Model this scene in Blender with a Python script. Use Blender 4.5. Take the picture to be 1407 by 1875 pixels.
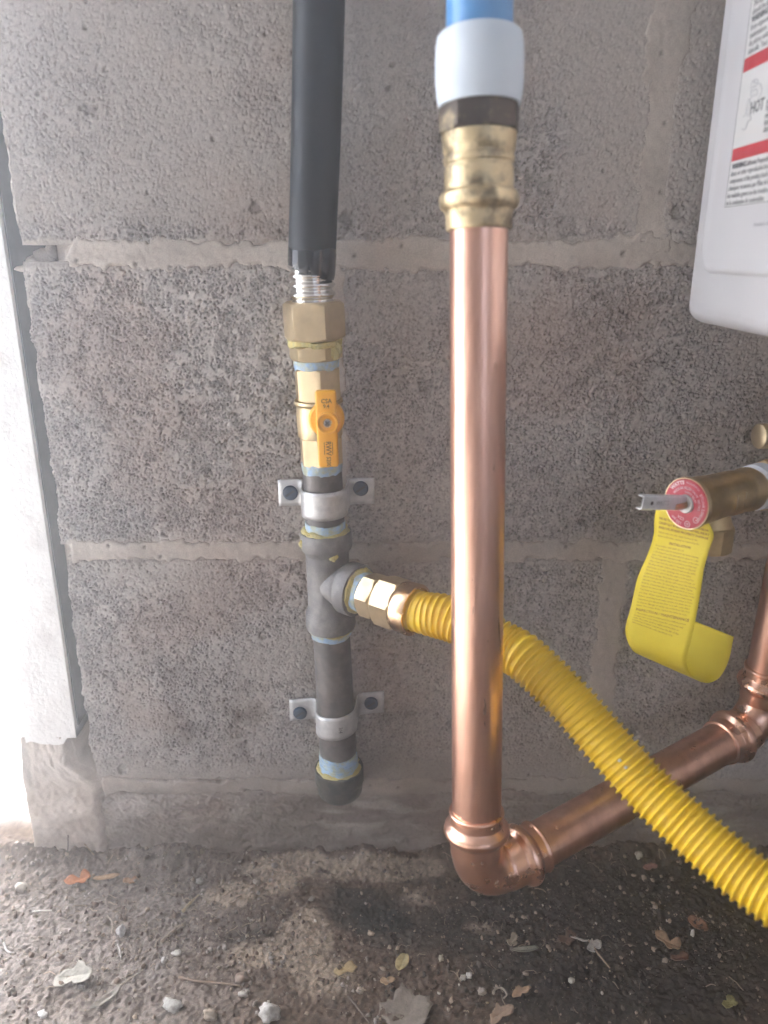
import bpy, bmesh, math, random
import numpy as np
from mathutils import Vector, Matrix

random.seed(7)
RNG = np.random.default_rng(11)
R = math.radians
scene = bpy.context.scene
for o in list(bpy.data.objects):
    bpy.data.objects.remove(o)

# ------------------------------------------------------------------ camera
PITCH = R(18.5)
CAM = Vector((0.0, -0.52, 0.475))
FPX, CX, CY = 1416.0, 703.5, 937.5
cd = bpy.data.cameras.new('camera')
cam = bpy.data.objects.new('camera', cd)
scene.collection.objects.link(cam)
cam.location = CAM
cam.rotation_euler = (math.pi / 2 - PITCH, 0, 0)
cd.sensor_fit = 'VERTICAL'
cd.sensor_height = 36.0
cd.sensor_width = 27.0
cd.lens = FPX / 1875 * 36
cd.clip_start = 0.01
cd.clip_end = 500
cd.dof.use_dof = True
cd.dof.focus_distance = 0.53
cd.dof.aperture_fstop = 5.2
scene.camera = cam

# ------------------------------------------------------------------ world, sun, exposure
SUN_TO = Vector((-0.36, 0.45, 0.82)).normalized()
world = bpy.data.worlds.new('World')
scene.world = world
world.use_nodes = True
wn = world.node_tree.nodes
wl = world.node_tree.links
for n in list(wn):
    wn.remove(n)
sky = wn.new('ShaderNodeTexSky')
sky.sky_type = 'NISHITA'
sky.sun_disc = False
sky.sun_elevation = math.asin(SUN_TO.z)
sky.sun_rotation = math.atan2(SUN_TO.x, SUN_TO.y)
sky.air_density = 1.0
sky.dust_density = 3.0
sky.ozone_density = 0.6
bg = wn.new('ShaderNodeBackground')
bg.inputs['Strength'].default_value = 0.12
wo = wn.new('ShaderNodeOutputWorld')
hs = wn.new('ShaderNodeHueSaturation')      # hazy white sky: less saturated than clear air
hs.inputs['Saturation'].default_value = 0.72
wl.new(sky.outputs[0], hs.inputs['Color'])
wl.new(hs.outputs[0], bg.inputs[0])
wl.new(bg.outputs[0], wo.inputs[0])
sl = bpy.data.lights.new('sun', 'SUN')
sl.energy = 4.8
sl.angle = R(0.5)
sl.color = (1.0, 0.97, 0.92)
sun = bpy.data.objects.new('sun', sl)
scene.collection.objects.link(sun)
sun.location = (-2, 3, 5)
sun.rotation_euler = (-SUN_TO).to_track_quat('-Z', 'Y').to_euler()
vs = scene.view_settings
vs.view_transform = 'Standard'
vs.look = 'None'
vs.gamma = 1.0
vs.use_curve_mapping = False
vs.exposure = 3.08
GLARE_HAZE = 0.29
scene.cycles.volume_bounces = 3
scene.cycles.max_bounces = 8
scene.cycles.diffuse_bounces = 5
scene.cycles.glossy_bounces = 4
scene.cycles.use_denoising = True
scene.cycles.sample_clamp_indirect = 6.0

# ------------------------------------------------------------------ projection helpers (pixels of the photo <-> metres)
CS, SN = math.cos(PITCH), math.sin(PITCH)


def at(px, py, yd):
    """point seen at photo pixel px,py whose distance along +Y from the camera is yd"""
    u, v = (px - CX) / FPX, (py - CY) / FPX
    s = yd / (CS - v * SN)
    return Vector((CAM.x + s * u, CAM.y + yd, CAM.z - s * (SN + v * CS)))


def on_ground(px, py, z=0.0):
    u, v = (px - CX) / FPX, (py - CY) / FPX
    s = (CAM.z - z) / (SN + v * CS)
    return Vector((CAM.x + s * u, CAM.y + s * (CS - v * SN), z))


def at_x(px, py, X):
    u, v = (px - CX) / FPX, (py - CY) / FPX
    s = (X - CAM.x) / u
    return Vector((X, CAM.y + s * (CS - v * SN), CAM.z - s * (SN + v * CS)))


def proj(p):
    d = Vector(p) - CAM
    s = d.y * CS - d.z * SN
    return (CX + FPX * d.x / s, CY + FPX * (-d.z * CS - d.y * SN) / s, s)


class Axis:
    def __init__(self, a, b, ref=(0, -1, 0)):
        self.p = Vector(a)
        self.d = (Vector(b) - Vector(a)).normalized()
        r = Vector(ref)
        self.c = (r - self.d * r.dot(self.d)).normalized()      # towards the viewer
        self.e = self.c.cross(self.d).normalized()
        if self.e.x < 0 and abs(self.d.z) > 0.5:
            self.e = -self.e

    def pt(self, t):
        return self.p + self.d * t

    def t_py(self, py, k=1):
        lo, hi = -1.0, 1.0
        flo = proj(self.pt(lo))[k]
        for _ in range(60):
            m = (lo + hi) / 2
            if (proj(self.pt(m))[k] - py) * (1 if proj(self.pt(hi))[k] > flo else -1) < 0:
                lo = m
            else:
                hi = m
        return (lo + hi) / 2

    def r_px(self, t, w):
        return w / 2 * proj(self.pt(t))[2] / FPX


# ------------------------------------------------------------------ numpy noise
def _h(ix, iy, seed):
    ix = ix.astype(np.int64).astype(np.uint64) & np.uint64(0xffffffff)
    iy = iy.astype(np.int64).astype(np.uint64) & np.uint64(0xffffffff)
    M = np.uint64(0xffffffff)
    h = (ix * np.uint64(374761393) + iy * np.uint64(668265263) + np.uint64(seed * 2246822519 % 4294967296)) & M
    h = ((h ^ (h >> np.uint64(13))) * np.uint64(1274126177)) & M
    h = ((h ^ (h >> np.uint64(16))) * np.uint64(2654435761)) & M
    h = h ^ (h >> np.uint64(15))
    return h.astype(np.float64) / 4294967295.0


def vnoise(x, y, seed=0):
    ix, iy = np.floor(x), np.floor(y)
    fx, fy = x - ix, y - iy
    fx = fx * fx * (3 - 2 * fx)
    fy = fy * fy * (3 - 2 * fy)
    a, b = _h(ix, iy, seed), _h(ix + 1, iy, seed)
    c, d = _h(ix, iy + 1, seed), _h(ix + 1, iy + 1, seed)
    return (a * (1 - fx) + b * fx) * (1 - fy) + (c * (1 - fx) + d * fx) * fy


def fbm(x, y, octv=4, seed=0, gain=0.5):
    t, amp, tot = 0.0, 1.0, 0.0
    for k in range(octv):
        t = t + amp * vnoise(x * 2 ** k + 17.3 * k, y * 2 ** k - 9.1 * k, seed + k)
        tot += amp
        amp *= gain
    return t / tot


def worley(x, y, seed=0):
    ix, iy = np.floor(x), np.floor(y)
    f1 = np.full(x.shape, 9.0)
    f2 = np.full(x.shape, 9.0)
    cid = np.zeros(x.shape)
    for dx in (-1, 0, 1):
        for dy in (-1, 0, 1):
            cx, cy = ix + dx, iy + dy
            px = cx + _h(cx, cy, seed)
            py = cy + _h(cx, cy, seed + 71)
            d = np.sqrt((px - x) ** 2 + (py - y) ** 2)
            i = _h(cx, cy, seed + 133)
            near = d < f1
            f2 = np.where(near, f1, np.minimum(f2, d))
            cid = np.where(near, i, cid)
            f1 = np.where(near, d, f1)
    return f1, f2, cid


def sstep(a, b, x):
    t = np.clip((x - a) / (b - a), 0, 1)
    return t * t * (3 - 2 * t)


# ------------------------------------------------------------------ objects
COL = scene.collection
ORIGIN = {}


def new_mesh(name, verts, faces, smooth=True, sharp=None, col=None):
    me = bpy.data.meshes.new(name)
    v = np.asarray(verts, dtype=np.float32)
    if isinstance(faces, np.ndarray):
        nf, k = faces.shape
        me.vertices.add(len(v))
        me.vertices.foreach_set('co', v.ravel())
        me.loops.add(nf * k)
        me.loops.foreach_set('vertex_index', faces.astype(np.int32).ravel())
        me.polygons.add(nf)
        me.polygons.foreach_set('loop_start', np.arange(0, nf * k, k, dtype=np.int32))
        me.update(calc_edges=True)
    else:
        me.from_pydata([tuple(map(float, p)) for p in verts], [], faces)
        me.update()
    me.validate()
    me.polygons.foreach_set('use_smooth', np.full(len(me.polygons), smooth))
    if col is not None:
        ca = me.color_attributes.new('col', 'FLOAT_COLOR', 'POINT')
        c = np.ones((len(v), 4), dtype=np.float32)
        c[:, :3] = col
        ca.data.foreach_set('color', c.ravel())
    if sharp:
        me.set_sharp_from_angle(angle=R(sharp))
    me.update()
    return me


def thing(name, label, cat, loc=(0, 0, 0), group=None):
    o = bpy.data.objects.new(name, None)
    o.empty_display_size = 0.02
    COL.objects.link(o)
    o.location = loc
    o['label'] = label
    o['category'] = cat
    if group:
        o['group'] = group
    ORIGIN[o.name] = Vector(loc)
    return o


def part(name, me, m, parent=None, label=None, kind=None, loc=None):
    """mesh data is in world metres; it is shifted to its thing's base"""
    org = ORIGIN[parent.name] if parent else Vector(loc or (0, 0, 0))
    if org.length:
        me.transform(Matrix.Translation(-org))
    me.name = name
    o = bpy.data.objects.new(name, me)
    COL.objects.link(o)
    if not me.materials:
        me.materials.append(m)
    if parent:
        o.parent = parent
    else:
        o.location = org
    ORIGIN[o.name] = org
    if label:
        o['label'] = label
    if kind:
        o['kind'] = kind
    return o


def single(name, me, m, label, cat, loc, group=None):
    o = part(name, me, m, None, label, None, loc)
    o['category'] = cat
    if group:
        o['group'] = group
    return o


class MB:
    def __init__(self):
        self.v, self.f = [], []

    def add(self, vs, fs):
        b = len(self.v)
        self.v += [Vector(x) for x in vs]
        self.f += [tuple(i + b for i in f) for f in fs]
        return self

    def lathe(self, ax, prof, n=48, roll=0.0, cap=True, jit=0.0):
        """prof: list of (t, r) along ax"""
        b = len(self.v)
        for i, (t0_, r0_) in enumerate(prof):
            for k in range(n):
                a = roll + 2 * math.pi * k / n
                t, r = t0_, r0_
                if jit:
                    q = vnoise(np.array([k / 2.3 + b]), np.array([i * 0.7]), 5)[0] + 0.5 * vnoise(np.array([k / 0.9]), np.array([i * 1.3 + b]), 6)[0] - 0.75
                    q2 = vnoise(np.array([k / 4.0 + 7.7]), np.array([i * 0.2 + b]), 8)[0] - 0.5
                    r, t = r + jit * q, t + jit * 2.6 * q2
                c = ax.pt(t)
                self.v.append(c + ax.e * (r * math.sin(a)) + ax.c * (r * math.cos(a)))
        for i in range(len(prof) - 1):
            for k in range(n):
                k2 = (k + 1) % n
                self.f.append((b + i * n + k, b + i * n + k2, b + (i + 1) * n + k2, b + (i + 1) * n + k))
        if cap:
            self.f.append(tuple(b + k for k in range(n))[::-1])
            self.f.append(tuple(b + (len(prof) - 1) * n + k for k in range(n)))
        return self

    def tube(self, pts, rad, n=32, cap=True, squash=None):
        b = len(self.v)
        P = [Vector(p) for p in pts]
        up = None
        for i, p in enumerate(P):
            d = (P[min(i + 1, len(P) - 1)] - P[max(i - 1, 0)]).normalized()
            if up is None:
                up = d.orthogonal().normalized()
            up = (up - d * up.dot(d)).normalized()
            s = d.cross(up)
            r = rad[i] if hasattr(rad, '__len__') else rad
            for k in range(n):
                a = 2 * math.pi * k / n
                self.v.append(p + up * (r * math.cos(a)) + s * (r * math.sin(a)))
        for i in range(len(P) - 1):
            for k in range(n):
                k2 = (k + 1) % n
                self.f.append((b + i * n + k, b + i * n + k2, b + (i + 1) * n + k2, b + (i + 1) * n + k))
        if cap:
            self.f.append(tuple(b + k for k in range(n))[::-1])
            self.f.append(tuple(b + (len(P) - 1) * n + k for k in range(n)))
        return self

    def box(self, M, sx, sy, sz, bev=0.0, seg=2):
        bm = bmesh.new()
        bmesh.ops.create_cube(bm, size=1.0)
        bmesh.ops.scale(bm, vec=(sx, sy, sz), verts=bm.verts)
        if bev:
            bmesh.ops.bevel(bm, geom=bm.edges[:], offset=bev, segments=seg, affect='EDGES', profile=0.5)
        bm.verts.index_update()
        self.add([M @ v.co for v in bm.verts], [tuple(v.index for v in f.verts) for f in bm.faces])
        bm.free()
        return self

    def mesh(self, name, smooth=True, sharp=35):
        me = new_mesh(name, self.v, self.f, smooth, None)
        bm = bmesh.new()
        bm.from_mesh(me)
        bmesh.ops.recalc_face_normals(bm, faces=bm.faces[:])
        bm.to_mesh(me)
        bm.free()
        me.polygons.foreach_set('use_smooth', np.full(len(me.polygons), smooth))
        if smooth and sharp:
            me.set_sharp_from_angle(angle=R(sharp))
        me.update()
        return me


def frame(o, x, y):
    x, y = Vector(x).normalized(), Vector(y).normalized()
    z = x.cross(y).normalized()
    y = z.cross(x)
    return Matrix(((x.x, y.x, z.x, o[0]), (x.y, y.y, z.y, o[1]), (x.z, y.z, z.z, o[2]), (0, 0, 0, 1)))


def catmull(P, n):
    P = [np.array(p, float) for p in P]
    P = [2 * P[0] - P[1]] + P + [2 * P[-1] - P[-2]]
    out = []
    segs = len(P) - 3
    for i in range(n):
        t = i / (n - 1) * segs
        k = min(int(t), segs - 1)
        t -= k
        a, b, c, d = P[k:k + 4]
        out.append(0.5 * (2 * b + (c - a) * t + (2 * a - 5 * b + 4 * c - d) * t * t + (3 * b - a - 3 * c + d) * t ** 3))
    return np.array(out)


# ------------------------------------------------------------------ materials
def mat(name):
    m = bpy.data.materials.new(name)
    m.use_nodes = True
    nt = m.node_tree
    return m, nt, nt.nodes['Principled BSDF']


def nnode(nt, typ, **kw):
    n = nt.nodes.new(typ)
    for k, v in kw.items():
        setattr(n, k, v)
    return n


def tex_noise(nt, scale, detail=4, rough=0.55, coord='Object', stretch=None):
    tc = nnode(nt, 'ShaderNodeTexCoord')
    n = nnode(nt, 'ShaderNodeTexNoise')
    n.inputs['Scale'].default_value = scale
    n.inputs['Detail'].default_value = detail
    n.inputs['Roughness'].default_value = rough
    src = tc.outputs[coord]
    if stretch:
        mp = nnode(nt, 'ShaderNodeMapping')
        mp.inputs['Scale'].default_value = stretch
        nt.links.new(src, mp.inputs[0])
        src = mp.outputs[0]
    nt.links.new(src, n.inputs['Vector'])
    return n.outputs['Fac']


def ramp(nt, fac, stops):
    r = nnode(nt, 'ShaderNodeValToRGB')
    e = r.color_ramp.elements
    while len(e) < len(stops):
        e.new(0.5)
    for i, (p, c) in enumerate(stops):
        e[i].position = p
        e[i].color = (*c, 1) if len(c) == 3 else c
    nt.links.new(fac, r.inputs[0])
    return r.outputs[0]


def mixc(nt, fac, a, b, mode='MIX'):
    m = nnode(nt, 'ShaderNodeMix', data_type='RGBA', blend_type=mode)
    for sock, val in ((m.inputs['Factor'], fac), (m.inputs[6], a), (m.inputs[7], b)):
        if isinstance(val, (int, float)):
            sock.default_value = val
        elif isinstance(val, tuple):
            sock.default_value = (*val, 1)
        else:
            nt.links.new(val, sock)
    return m.outputs[2]


def bump(nt, b, fac, dist=0.0005, strength=1.0):
    n = nnode(nt, 'ShaderNodeBump')
    n.inputs['Distance'].default_value = dist
    n.inputs['Strength'].default_value = strength
    nt.links.new(fac, n.inputs['Height'])
    nt.links.new(n.outputs[0], b.inputs['Normal'])
    return n


def surf(name, base, base2=None, rough=0.5, metal=0.0, nscale=60, spots=(0.4, 0.65), rvar=0.15, bscale=None, bdist=0.0003,
         stretch=None, spec=None, coat=None, detail=5):
    m, nt, b = mat(name)
    f = tex_noise(nt, nscale, detail, 0.6, stretch=stretch)
    c = ramp(nt, f, [(spots[0], base), (spots[1], base2 or base)])
    nt.links.new(c, b.inputs['Base Color'])
    mr = nnode(nt, 'ShaderNodeMapRange')
    mr.inputs['From Min'].default_value = 0.3
    mr.inputs['From Max'].default_value = 0.7
    mr.inputs['To Min'].default_value = max(0.02, rough - rvar)
    mr.inputs['To Max'].default_value = min(1, rough + rvar)
    nt.links.new(tex_noise(nt, nscale * 1.7, 4, stretch=stretch), mr.inputs[0])
    nt.links.new(mr.outputs[0], b.inputs['Roughness'])
    b.inputs['Metallic'].default_value = metal
    if spec is not None:
        b.inputs['Specular IOR Level'].default_value = spec
    if coat:
        b.inputs['Coat Weight'].default_value = coat
        b.inputs['Coat Roughness'].default_value = 0.12
    if bscale:
        bump(nt, b, tex_noise(nt, bscale, 4, stretch=stretch), bdist)
    return m


def attr_mat(name, rough=0.95, bscale=900, bdist=0.0004, var=0.35, spec=0.2):
    m, nt, b = mat(name)
    a = nnode(nt, 'ShaderNodeAttribute', attribute_name='col')
    f = tex_noise(nt, bscale, 5, 0.65)
    k = ramp(nt, f, [(0.25, (1 - var,) * 3), (0.75, (1 + var * 0.6,) * 3)])
    c = mixc(nt, 1.0, a.outputs['Color'], k, 'MULTIPLY')
    nt.links.new(c, b.inputs['Base Color'])
    b.inputs['Roughness'].default_value = rough
    b.inputs['Specular IOR Level'].default_value = spec
    bump(nt, b, f, bdist)
    return m


M_BLOCK = attr_mat('concrete_block', bscale=1000, bdist=0.0002, var=0.18)
M_MORTAR = attr_mat('mortar', bscale=1100, bdist=0.0003, var=0.25)
M_SOIL = attr_mat('soil', bscale=1300, bdist=0.0006, var=0.5, spec=0.1)
M_CRUMB = attr_mat('crumbs', bscale=1800, bdist=0.0002, var=0.3)
M_COPPER = surf('copper', (0.85, 0.53, 0.40), (0.66, 0.37, 0.27), 0.33, 1.0, 120, (0.3, 0.72), 0.06, None, 0, (1, 1, 0.05))
M_COPPER_FIT = surf('copper_fitting', (0.88, 0.54, 0.39), (0.80, 0.48, 0.35), 0.29, 1.0, 40, (0.2, 0.9), 0.03)
M_BRASS = surf('brass', (0.60, 0.49, 0.31), (0.52, 0.41, 0.24), 0.44, 1.0, 70, (0.35, 0.7), 0.1, 900, 0.00004)
M_BRASS_PALE = surf('brass_pale', (0.66, 0.53, 0.34), (0.54, 0.43, 0.27), 0.43, 1.0, 80, (0.35, 0.7), 0.1, 900, 0.00004)
M_BRASS_CAST = surf('cast_brass', (0.68, 0.51, 0.28), (0.50, 0.37, 0.20), 0.42, 1.0, 90, (0.35, 0.7), 0.08, 1500, 0.00015)
M_BRASS_DIRTY = surf('stained_brass', (0.62, 0.50, 0.30), (0.20, 0.155, 0.10), 0.45, 0.9, 95, (0.48, 0.66), 0.1)
M_BRASS_BLACK = surf('blackened_brass', (0.07, 0.055, 0.045), (0.34, 0.27, 0.16), 0.42, 0.8, 85, (0.52, 0.72), 0.1)
M_BRONZE = surf('bronze_collar', (0.80, 0.56, 0.36), (0.62, 0.42, 0.26), 0.25, 1.0, 60, (0.35, 0.7), 0.06)
M_IRON = surf('black_iron', (0.10, 0.092, 0.09), (0.17, 0.15, 0.14), 0.48, 0.35, 90, (0.4, 0.65), 0.1, 1200, 0.00012)
M_CASTIRON = surf('cast_iron', (0.15, 0.145, 0.145), (0.25, 0.235, 0.22), 0.5, 0.4, 110, (0.4, 0.68), 0.1, 1600, 0.0003)
M_CAPIRON = surf('black_cap_iron', (0.06, 0.062, 0.062), (0.12, 0.11, 0.095), 0.5, 0.2, 110, (0.4, 0.68), 0.1, 1600, 0.0003)
M_STEEL = surf('galvanised_steel', (0.58, 0.575, 0.565), (0.46, 0.46, 0.46), 0.45, 0.55, 160, (0.4, 0.65), 0.1)
M_STAINLESS = surf('stainless_steel', (0.80, 0.79, 0.76), (0.7, 0.69, 0.66), 0.16, 1.0, 60, (0.4, 0.65), 0.04)
M_SCREWBLUE = surf('blue_coated_screw', (0.045, 0.075, 0.12), (0.07, 0.09, 0.12), 0.45, 0.3, 300, (0.4, 0.65), 0.1)
M_SCREW = surf('zinc_screw', (0.75, 0.75, 0.76), (0.6, 0.6, 0.6), 0.25, 1.0, 300, (0.4, 0.65), 0.05)
M_BLACK = surf('black_jacket', (0.009, 0.012, 0.015), (0.013, 0.017, 0.021), 0.46, 0.0, 50, (0.3, 0.7), 0.06, 700, 0.00005, spec=0.3)
M_BLACKGLOSS = surf('black_shrink_end', (0.010, 0.013, 0.017), None, 0.13, 0.0, 50, (0.3, 0.7), 0.03)
M_YHOSE = surf('yellow_jacket', (0.80, 0.55, 0.026), (0.77, 0.52, 0.026), 0.32, 0.0, 30, (0.3, 0.7), 0.06)
M_HANDLE = surf('orange_yellow_plastic', (0.85, 0.42, 0.03), (0.82, 0.39, 0.03), 0.38, 0.0, 60, (0.3, 0.7), 0.05, 900, 0.00004)
M_TAPE = surf('blue_thread_sealant', (0.27, 0.42, 0.60), (0.36, 0.38, 0.27), 0.5, 0.0, 190, (0.42, 0.62), 0.1, 500, 0.0004)
M_DOPE = surf('yellow_pipe_dope', (0.52, 0.42, 0.14), (0.36, 0.34, 0.17), 0.55, 0.0, 180, (0.4, 0.65), 0.15, 600, 0.0008)
M_PEX = surf('blue_tube', (0.08, 0.23, 0.46), (0.10, 0.26, 0.48), 0.33, 0.0, 30, (0.3, 0.7), 0.05)
M_WHITE_RING = surf('milky_plastic', (0.54, 0.59, 0.63), (0.49, 0.55, 0.60), 0.42, 0.0, 40, (0.3, 0.7), 0.05)
M_HEATER = surf('white_enamel', (0.64, 0.63, 0.635), (0.61, 0.605, 0.61), 0.38, 0.0, 20, (0.3, 0.7), 0.05, 900, 0.00003)
M_LABEL = surf('label_paper', (0.70, 0.70, 0.68), None, 0.5)
M_PRINT = surf('grey_print', (0.05, 0.05, 0.055), None, 0.6)
M_PRINT_LIGHT = surf('pale_grey_print', (0.42, 0.42, 0.43), None, 0.6)
M_RED = surf('red_print', (0.55, 0.035, 0.05), None, 0.5)
M_REDDISC = surf('red_plate', (0.50, 0.012, 0.045), (0.44, 0.012, 0.04), 0.4, 0.0, 200)
M_WHITEPRINT = surf('white_print', (0.78, 0.66, 0.68), None, 0.5)
M_TAG = surf('yellow_tag', (0.85, 0.68, 0.05), (0.80, 0.63, 0.04), 0.55, 0.0, 40)
M_TAGPRINT = surf('brown_print', (0.36, 0.13, 0.03), None, 0.6)
M_HANDLEPRINT = surf('dark_print', (0.09, 0.045, 0.02), None, 0.6)
M_POST = surf('worn_white_paint', (0.74, 0.73, 0.70), (0.58, 0.55, 0.52), 0.6, 0.0, 35, (0.5, 0.8), 0.1, 300, 0.0008)
M_SHADE_CEIL = surf('shade_ceiling_boards', (0.55, 0.51, 0.47), (0.48, 0.44, 0.40), 0.8, 0.0, 8)
M_SHADE_WALL = surf('shade_wall', (0.60, 0.56, 0.53), (0.52, 0.48, 0.45), 0.9, 0.0, 6)
M_PTFE = surf('white_tape', (0.80, 0.82, 0.86), (0.7, 0.75, 0.82), 0.45, 0.0, 120)

# ------------------------------------------------------------------ the setting: ground
def axis_lin(lo, hi, step, far):
    mid = np.arange(lo, hi + step / 2, step)
    up, dn = [hi], [lo]
    d = step
    while up[-1] < far:
        d *= 1.22
        up.append(up[-1] + d)
    d = step
    while dn[-1] > -far:
        d *= 1.22
        dn.append(dn[-1] - d)
    return np.concatenate([np.array(dn[:0:-1]), mid, np.array(up[1:])])


def blob(x, y, px, py, sx, sy, rot=0.0):
    p = on_ground(px, py)
    c, s = math.cos(rot), math.sin(rot)
    dx, dy = x - p.x, y - p.y
    return np.exp(-(((dx * c + dy * s) / sx) ** 2 + ((-dx * s + dy * c) / sy) ** 2))


def grid_faces(nx, ny):
    i = np.arange(nx * ny).reshape(ny, nx)
    return np.stack([i[:-1, :-1], i[:-1, 1:], i[1:, 1:], i[1:, :-1]], -1).reshape(-1, 4)


def ground_h(x, y):
    near = np.exp(-np.maximum(0, np.abs(x) - 0.5) * 2) * np.exp(-np.maximum(0, -y - 0.3) * 2)
    inside = 1 - sstep(0.0, 0.05, y)
    h = (fbm(x * 14, y * 14, 4, 3) - 0.5) * 0.007
    h += (fbm(x * 70, y * 70, 4, 9) - 0.5) * 0.0042
    h += (fbm(x * 330, y * 330, 3, 21) - 0.5) * 0.0028
    h += (fbm(x * 900, y * 900, 2, 22) - 0.5) * 0.0016
    f1, f2, c = worley(x * 260, y * 260, 4)
    h += (0.5 - f1) * 0.0017 * sstep(0.35, 0.6, fbm(x * 25, y * 25, 3, 5))
    # fallen mortar and dirt banked along the wall, a scoured hollow in front of it
    h += 0.011 * np.exp(-((y + 0.001) / 0.014) ** 2) * (0.35 + 0.9 * sstep(0.25, 0.75, fbm(x * 40, y * 30, 4, 8)))
    h += 0.006 * blob(x, y, 450, 1650, 0.022, 0.014) * (0.4 + 1.2 * fbm(x * 90, y * 90, 3, 12)) + 0.005 * blob(x, y, 560, 1610, 0.04, 0.014) * fbm(x * 60, y * 60, 3, 2)
    h += 0.003 * blob(x, y, 130, 1800, 0.018, 0.008)
    h -= 0.003 * blob(x, y, 470, 1712, 0.03, 0.014)
    h -= 0.003 * blob(x, y, 690, 1670, 0.04, 0.02)
    return h * near * (0.35 + 0.65 * inside)


xs = axis_lin(-0.33, 0.33, 0.0009, 14)
ys = axis_lin(-0.20, 0.02, 0.0008, 14)
gx, gy = np.meshgrid(xs, ys)
gh = ground_h(gx, gy)
tan = np.array([0.31, 0.245, 0.185])
brown = np.array([0.12, 0.086, 0.062])
dark = np.array([0.050, 0.041, 0.032])
grey = np.array([0.25, 0.217, 0.195])  # paler soil tone for the brighter lit left side
pale = np.array([0.62, 0.61, 0.59])
n1 = fbm(gx * 30, gy * 30, 5, 31)
n2 = fbm(gx * 110, gy * 110, 4, 37)
w_tan = np.zeros_like(gx)
for (px, py, sx, sy, k) in ((540, 1590, .045, .012, 1.1), (700, 1595, .05, .011, 1.1), (640, 1600, .03, .010, .9), (560, 1720, .022, .03, .9), (600, 1790, .03, .02, .6), (440, 1640, .03, .02, .7),
                            (500, 1620, .02, .014, .8), (760, 1640, .022, .012, .6), (880, 1700, .02, .008, .5), (1150, 1525, .05, .006, .7), (480, 1740, .03, .02, .6)):
    w_tan = np.maximum(w_tan, k * blob(gx, gy, px, py, sx, sy))
w_tan = sstep(0.22, 0.50, w_tan * (0.35 + 1.25 * n1) * (0.75 + 0.5 * n2))
w_dark = np.zeros_like(gx)
for (px, py, sx, sy, k) in ((680, 1660, .035, .022, 1.6), (640, 1640, .018, .012, 1.4), (640, 1600, .012, .008, .8), (800, 1700, .06, .03, 1.0), (1000, 1650, .10, .05, 1.1), (1250, 1680, .12, .06, 1.2), (1100, 1800, .12, .05, .9), (470, 1715, .03, .012, .9),
                            (760, 1600, .05, .02, .7), (930, 1580, .06, .02, .9)):
    w_dark = np.maximum(w_dark, k * blob(gx, gy, px, py, sx, sy))
w_dark = sstep(0.25, 0.75, w_dark * (0.45 + 1.1 * n1) * (0.8 + 0.4 * n2))
w_left_lit = sstep(-0.05, -0.20, gx) * 0.75 * (0.5 + n1) * sstep(0.03, -0.06, gy)  # left soil made paler: light from the left put into the colour
w_out = np.maximum(sstep(0.03, 0.075, gy + 0.02 * (n1 - 0.5)), sstep(-0.36, -0.6, gx))
gc = brown + (grey - brown) * np.clip(w_left_lit, 0, 1)[..., None]
gc = gc + (dark - gc) * np.clip(w_dark, 0, 1)[..., None]
black = np.array([0.022, 0.022, 0.018])
w_blk = sstep(0.35, 0.8, (blob(gx, gy, 680, 1665, .024, .016) + 0.6 * blob(gx, gy, 760, 1690, .03, .012) + 0.7 * blob(gx, gy, 590, 1600, .012, .007)) * (0.5 + 1.0 * n1) * (0.7 + 0.6 * n2))
gc = gc + (tan - gc) * (np.clip(w_tan, 0, 1) * (1 - 0.4 * w_dark))[..., None]
gc = gc + (black - gc) * np.clip(w_blk, 0, 1)[..., None] * 0.9
f1, f2, cid = worley(gx * 420, gy * 420, 8)
gc = gc * (0.65 + 0.7 * cid)[..., None]
gc = gc + (pale - gc) * np.clip(w_out, 0, 1)[..., None]
gv = np.stack([gx, gy, gh], -1).reshape(-1, 3)
ground = part('ground', new_mesh('ground', gv, grid_faces(len(xs), len(ys)), True, None, gc.reshape(-1, 3)), M_SOIL, kind='structure')


def gz(x, y):
    return float(ground_h(np.array([x]), np.array([y]))[0])


# unseen roof and side walls, added to shade the wall and shape its light
RZ = 2.25
b = MB().box(Matrix.Translation((0.07, -0.85, RZ + 0.05)), 2.86, 4.5, 0.1)
part('shade_ceiling', b.mesh('shade_ceiling', False), M_SHADE_CEIL, kind='structure')
b = MB().box(Matrix.Translation((1.45, -1.4, 1.12)), 0.1, 2.79, 2.25)
part('shade_wall_right', b.mesh('shade_wall_right', False), M_SHADE_WALL, kind='structure')

b = MB().box(Matrix.Translation((-0.40, -2.9, 1.12)), 1.9, 0.1, 2.25)  # unseen back wall, added so light comes mainly from the left
part('shade_wall_back', b.mesh('shade_wall_back', False), M_SHADE_WALL, kind='structure')
b = MB().box(Matrix.Translation((-1.30, -1.72, 1.12)), 0.1, 2.25, 2.25)  # unseen left wall, added to narrow the bright opening and copper highlights
part('shade_wall_left', b.mesh('shade_wall_left', False), M_SHADE_WALL, kind='structure')

# misty volume added to imitate lens glare spreading from the bright doorway
hm_ = bpy.data.materials.new('glare_air')
hm_.use_nodes = True
hn = hm_.node_tree
hn.nodes.remove(hn.nodes['Principled BSDF'])
pv = hn.nodes.new('ShaderNodeVolumePrincipled')
pv.inputs['Color'].default_value = (0.93, 0.955, 1.0, 1)
pv.inputs['Density'].default_value = GLARE_HAZE
pv.inputs['Anisotropy'].default_value = 0.83
hn.links.new(pv.outputs[0], hn.nodes['Material Output'].inputs['Volume'])
part('glare_haze', MB().box(Matrix.Translation((0, 0, 0.75)), 44, 44, 3.7).mesh('glare_haze', False), hm_, kind='stuff')

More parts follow.
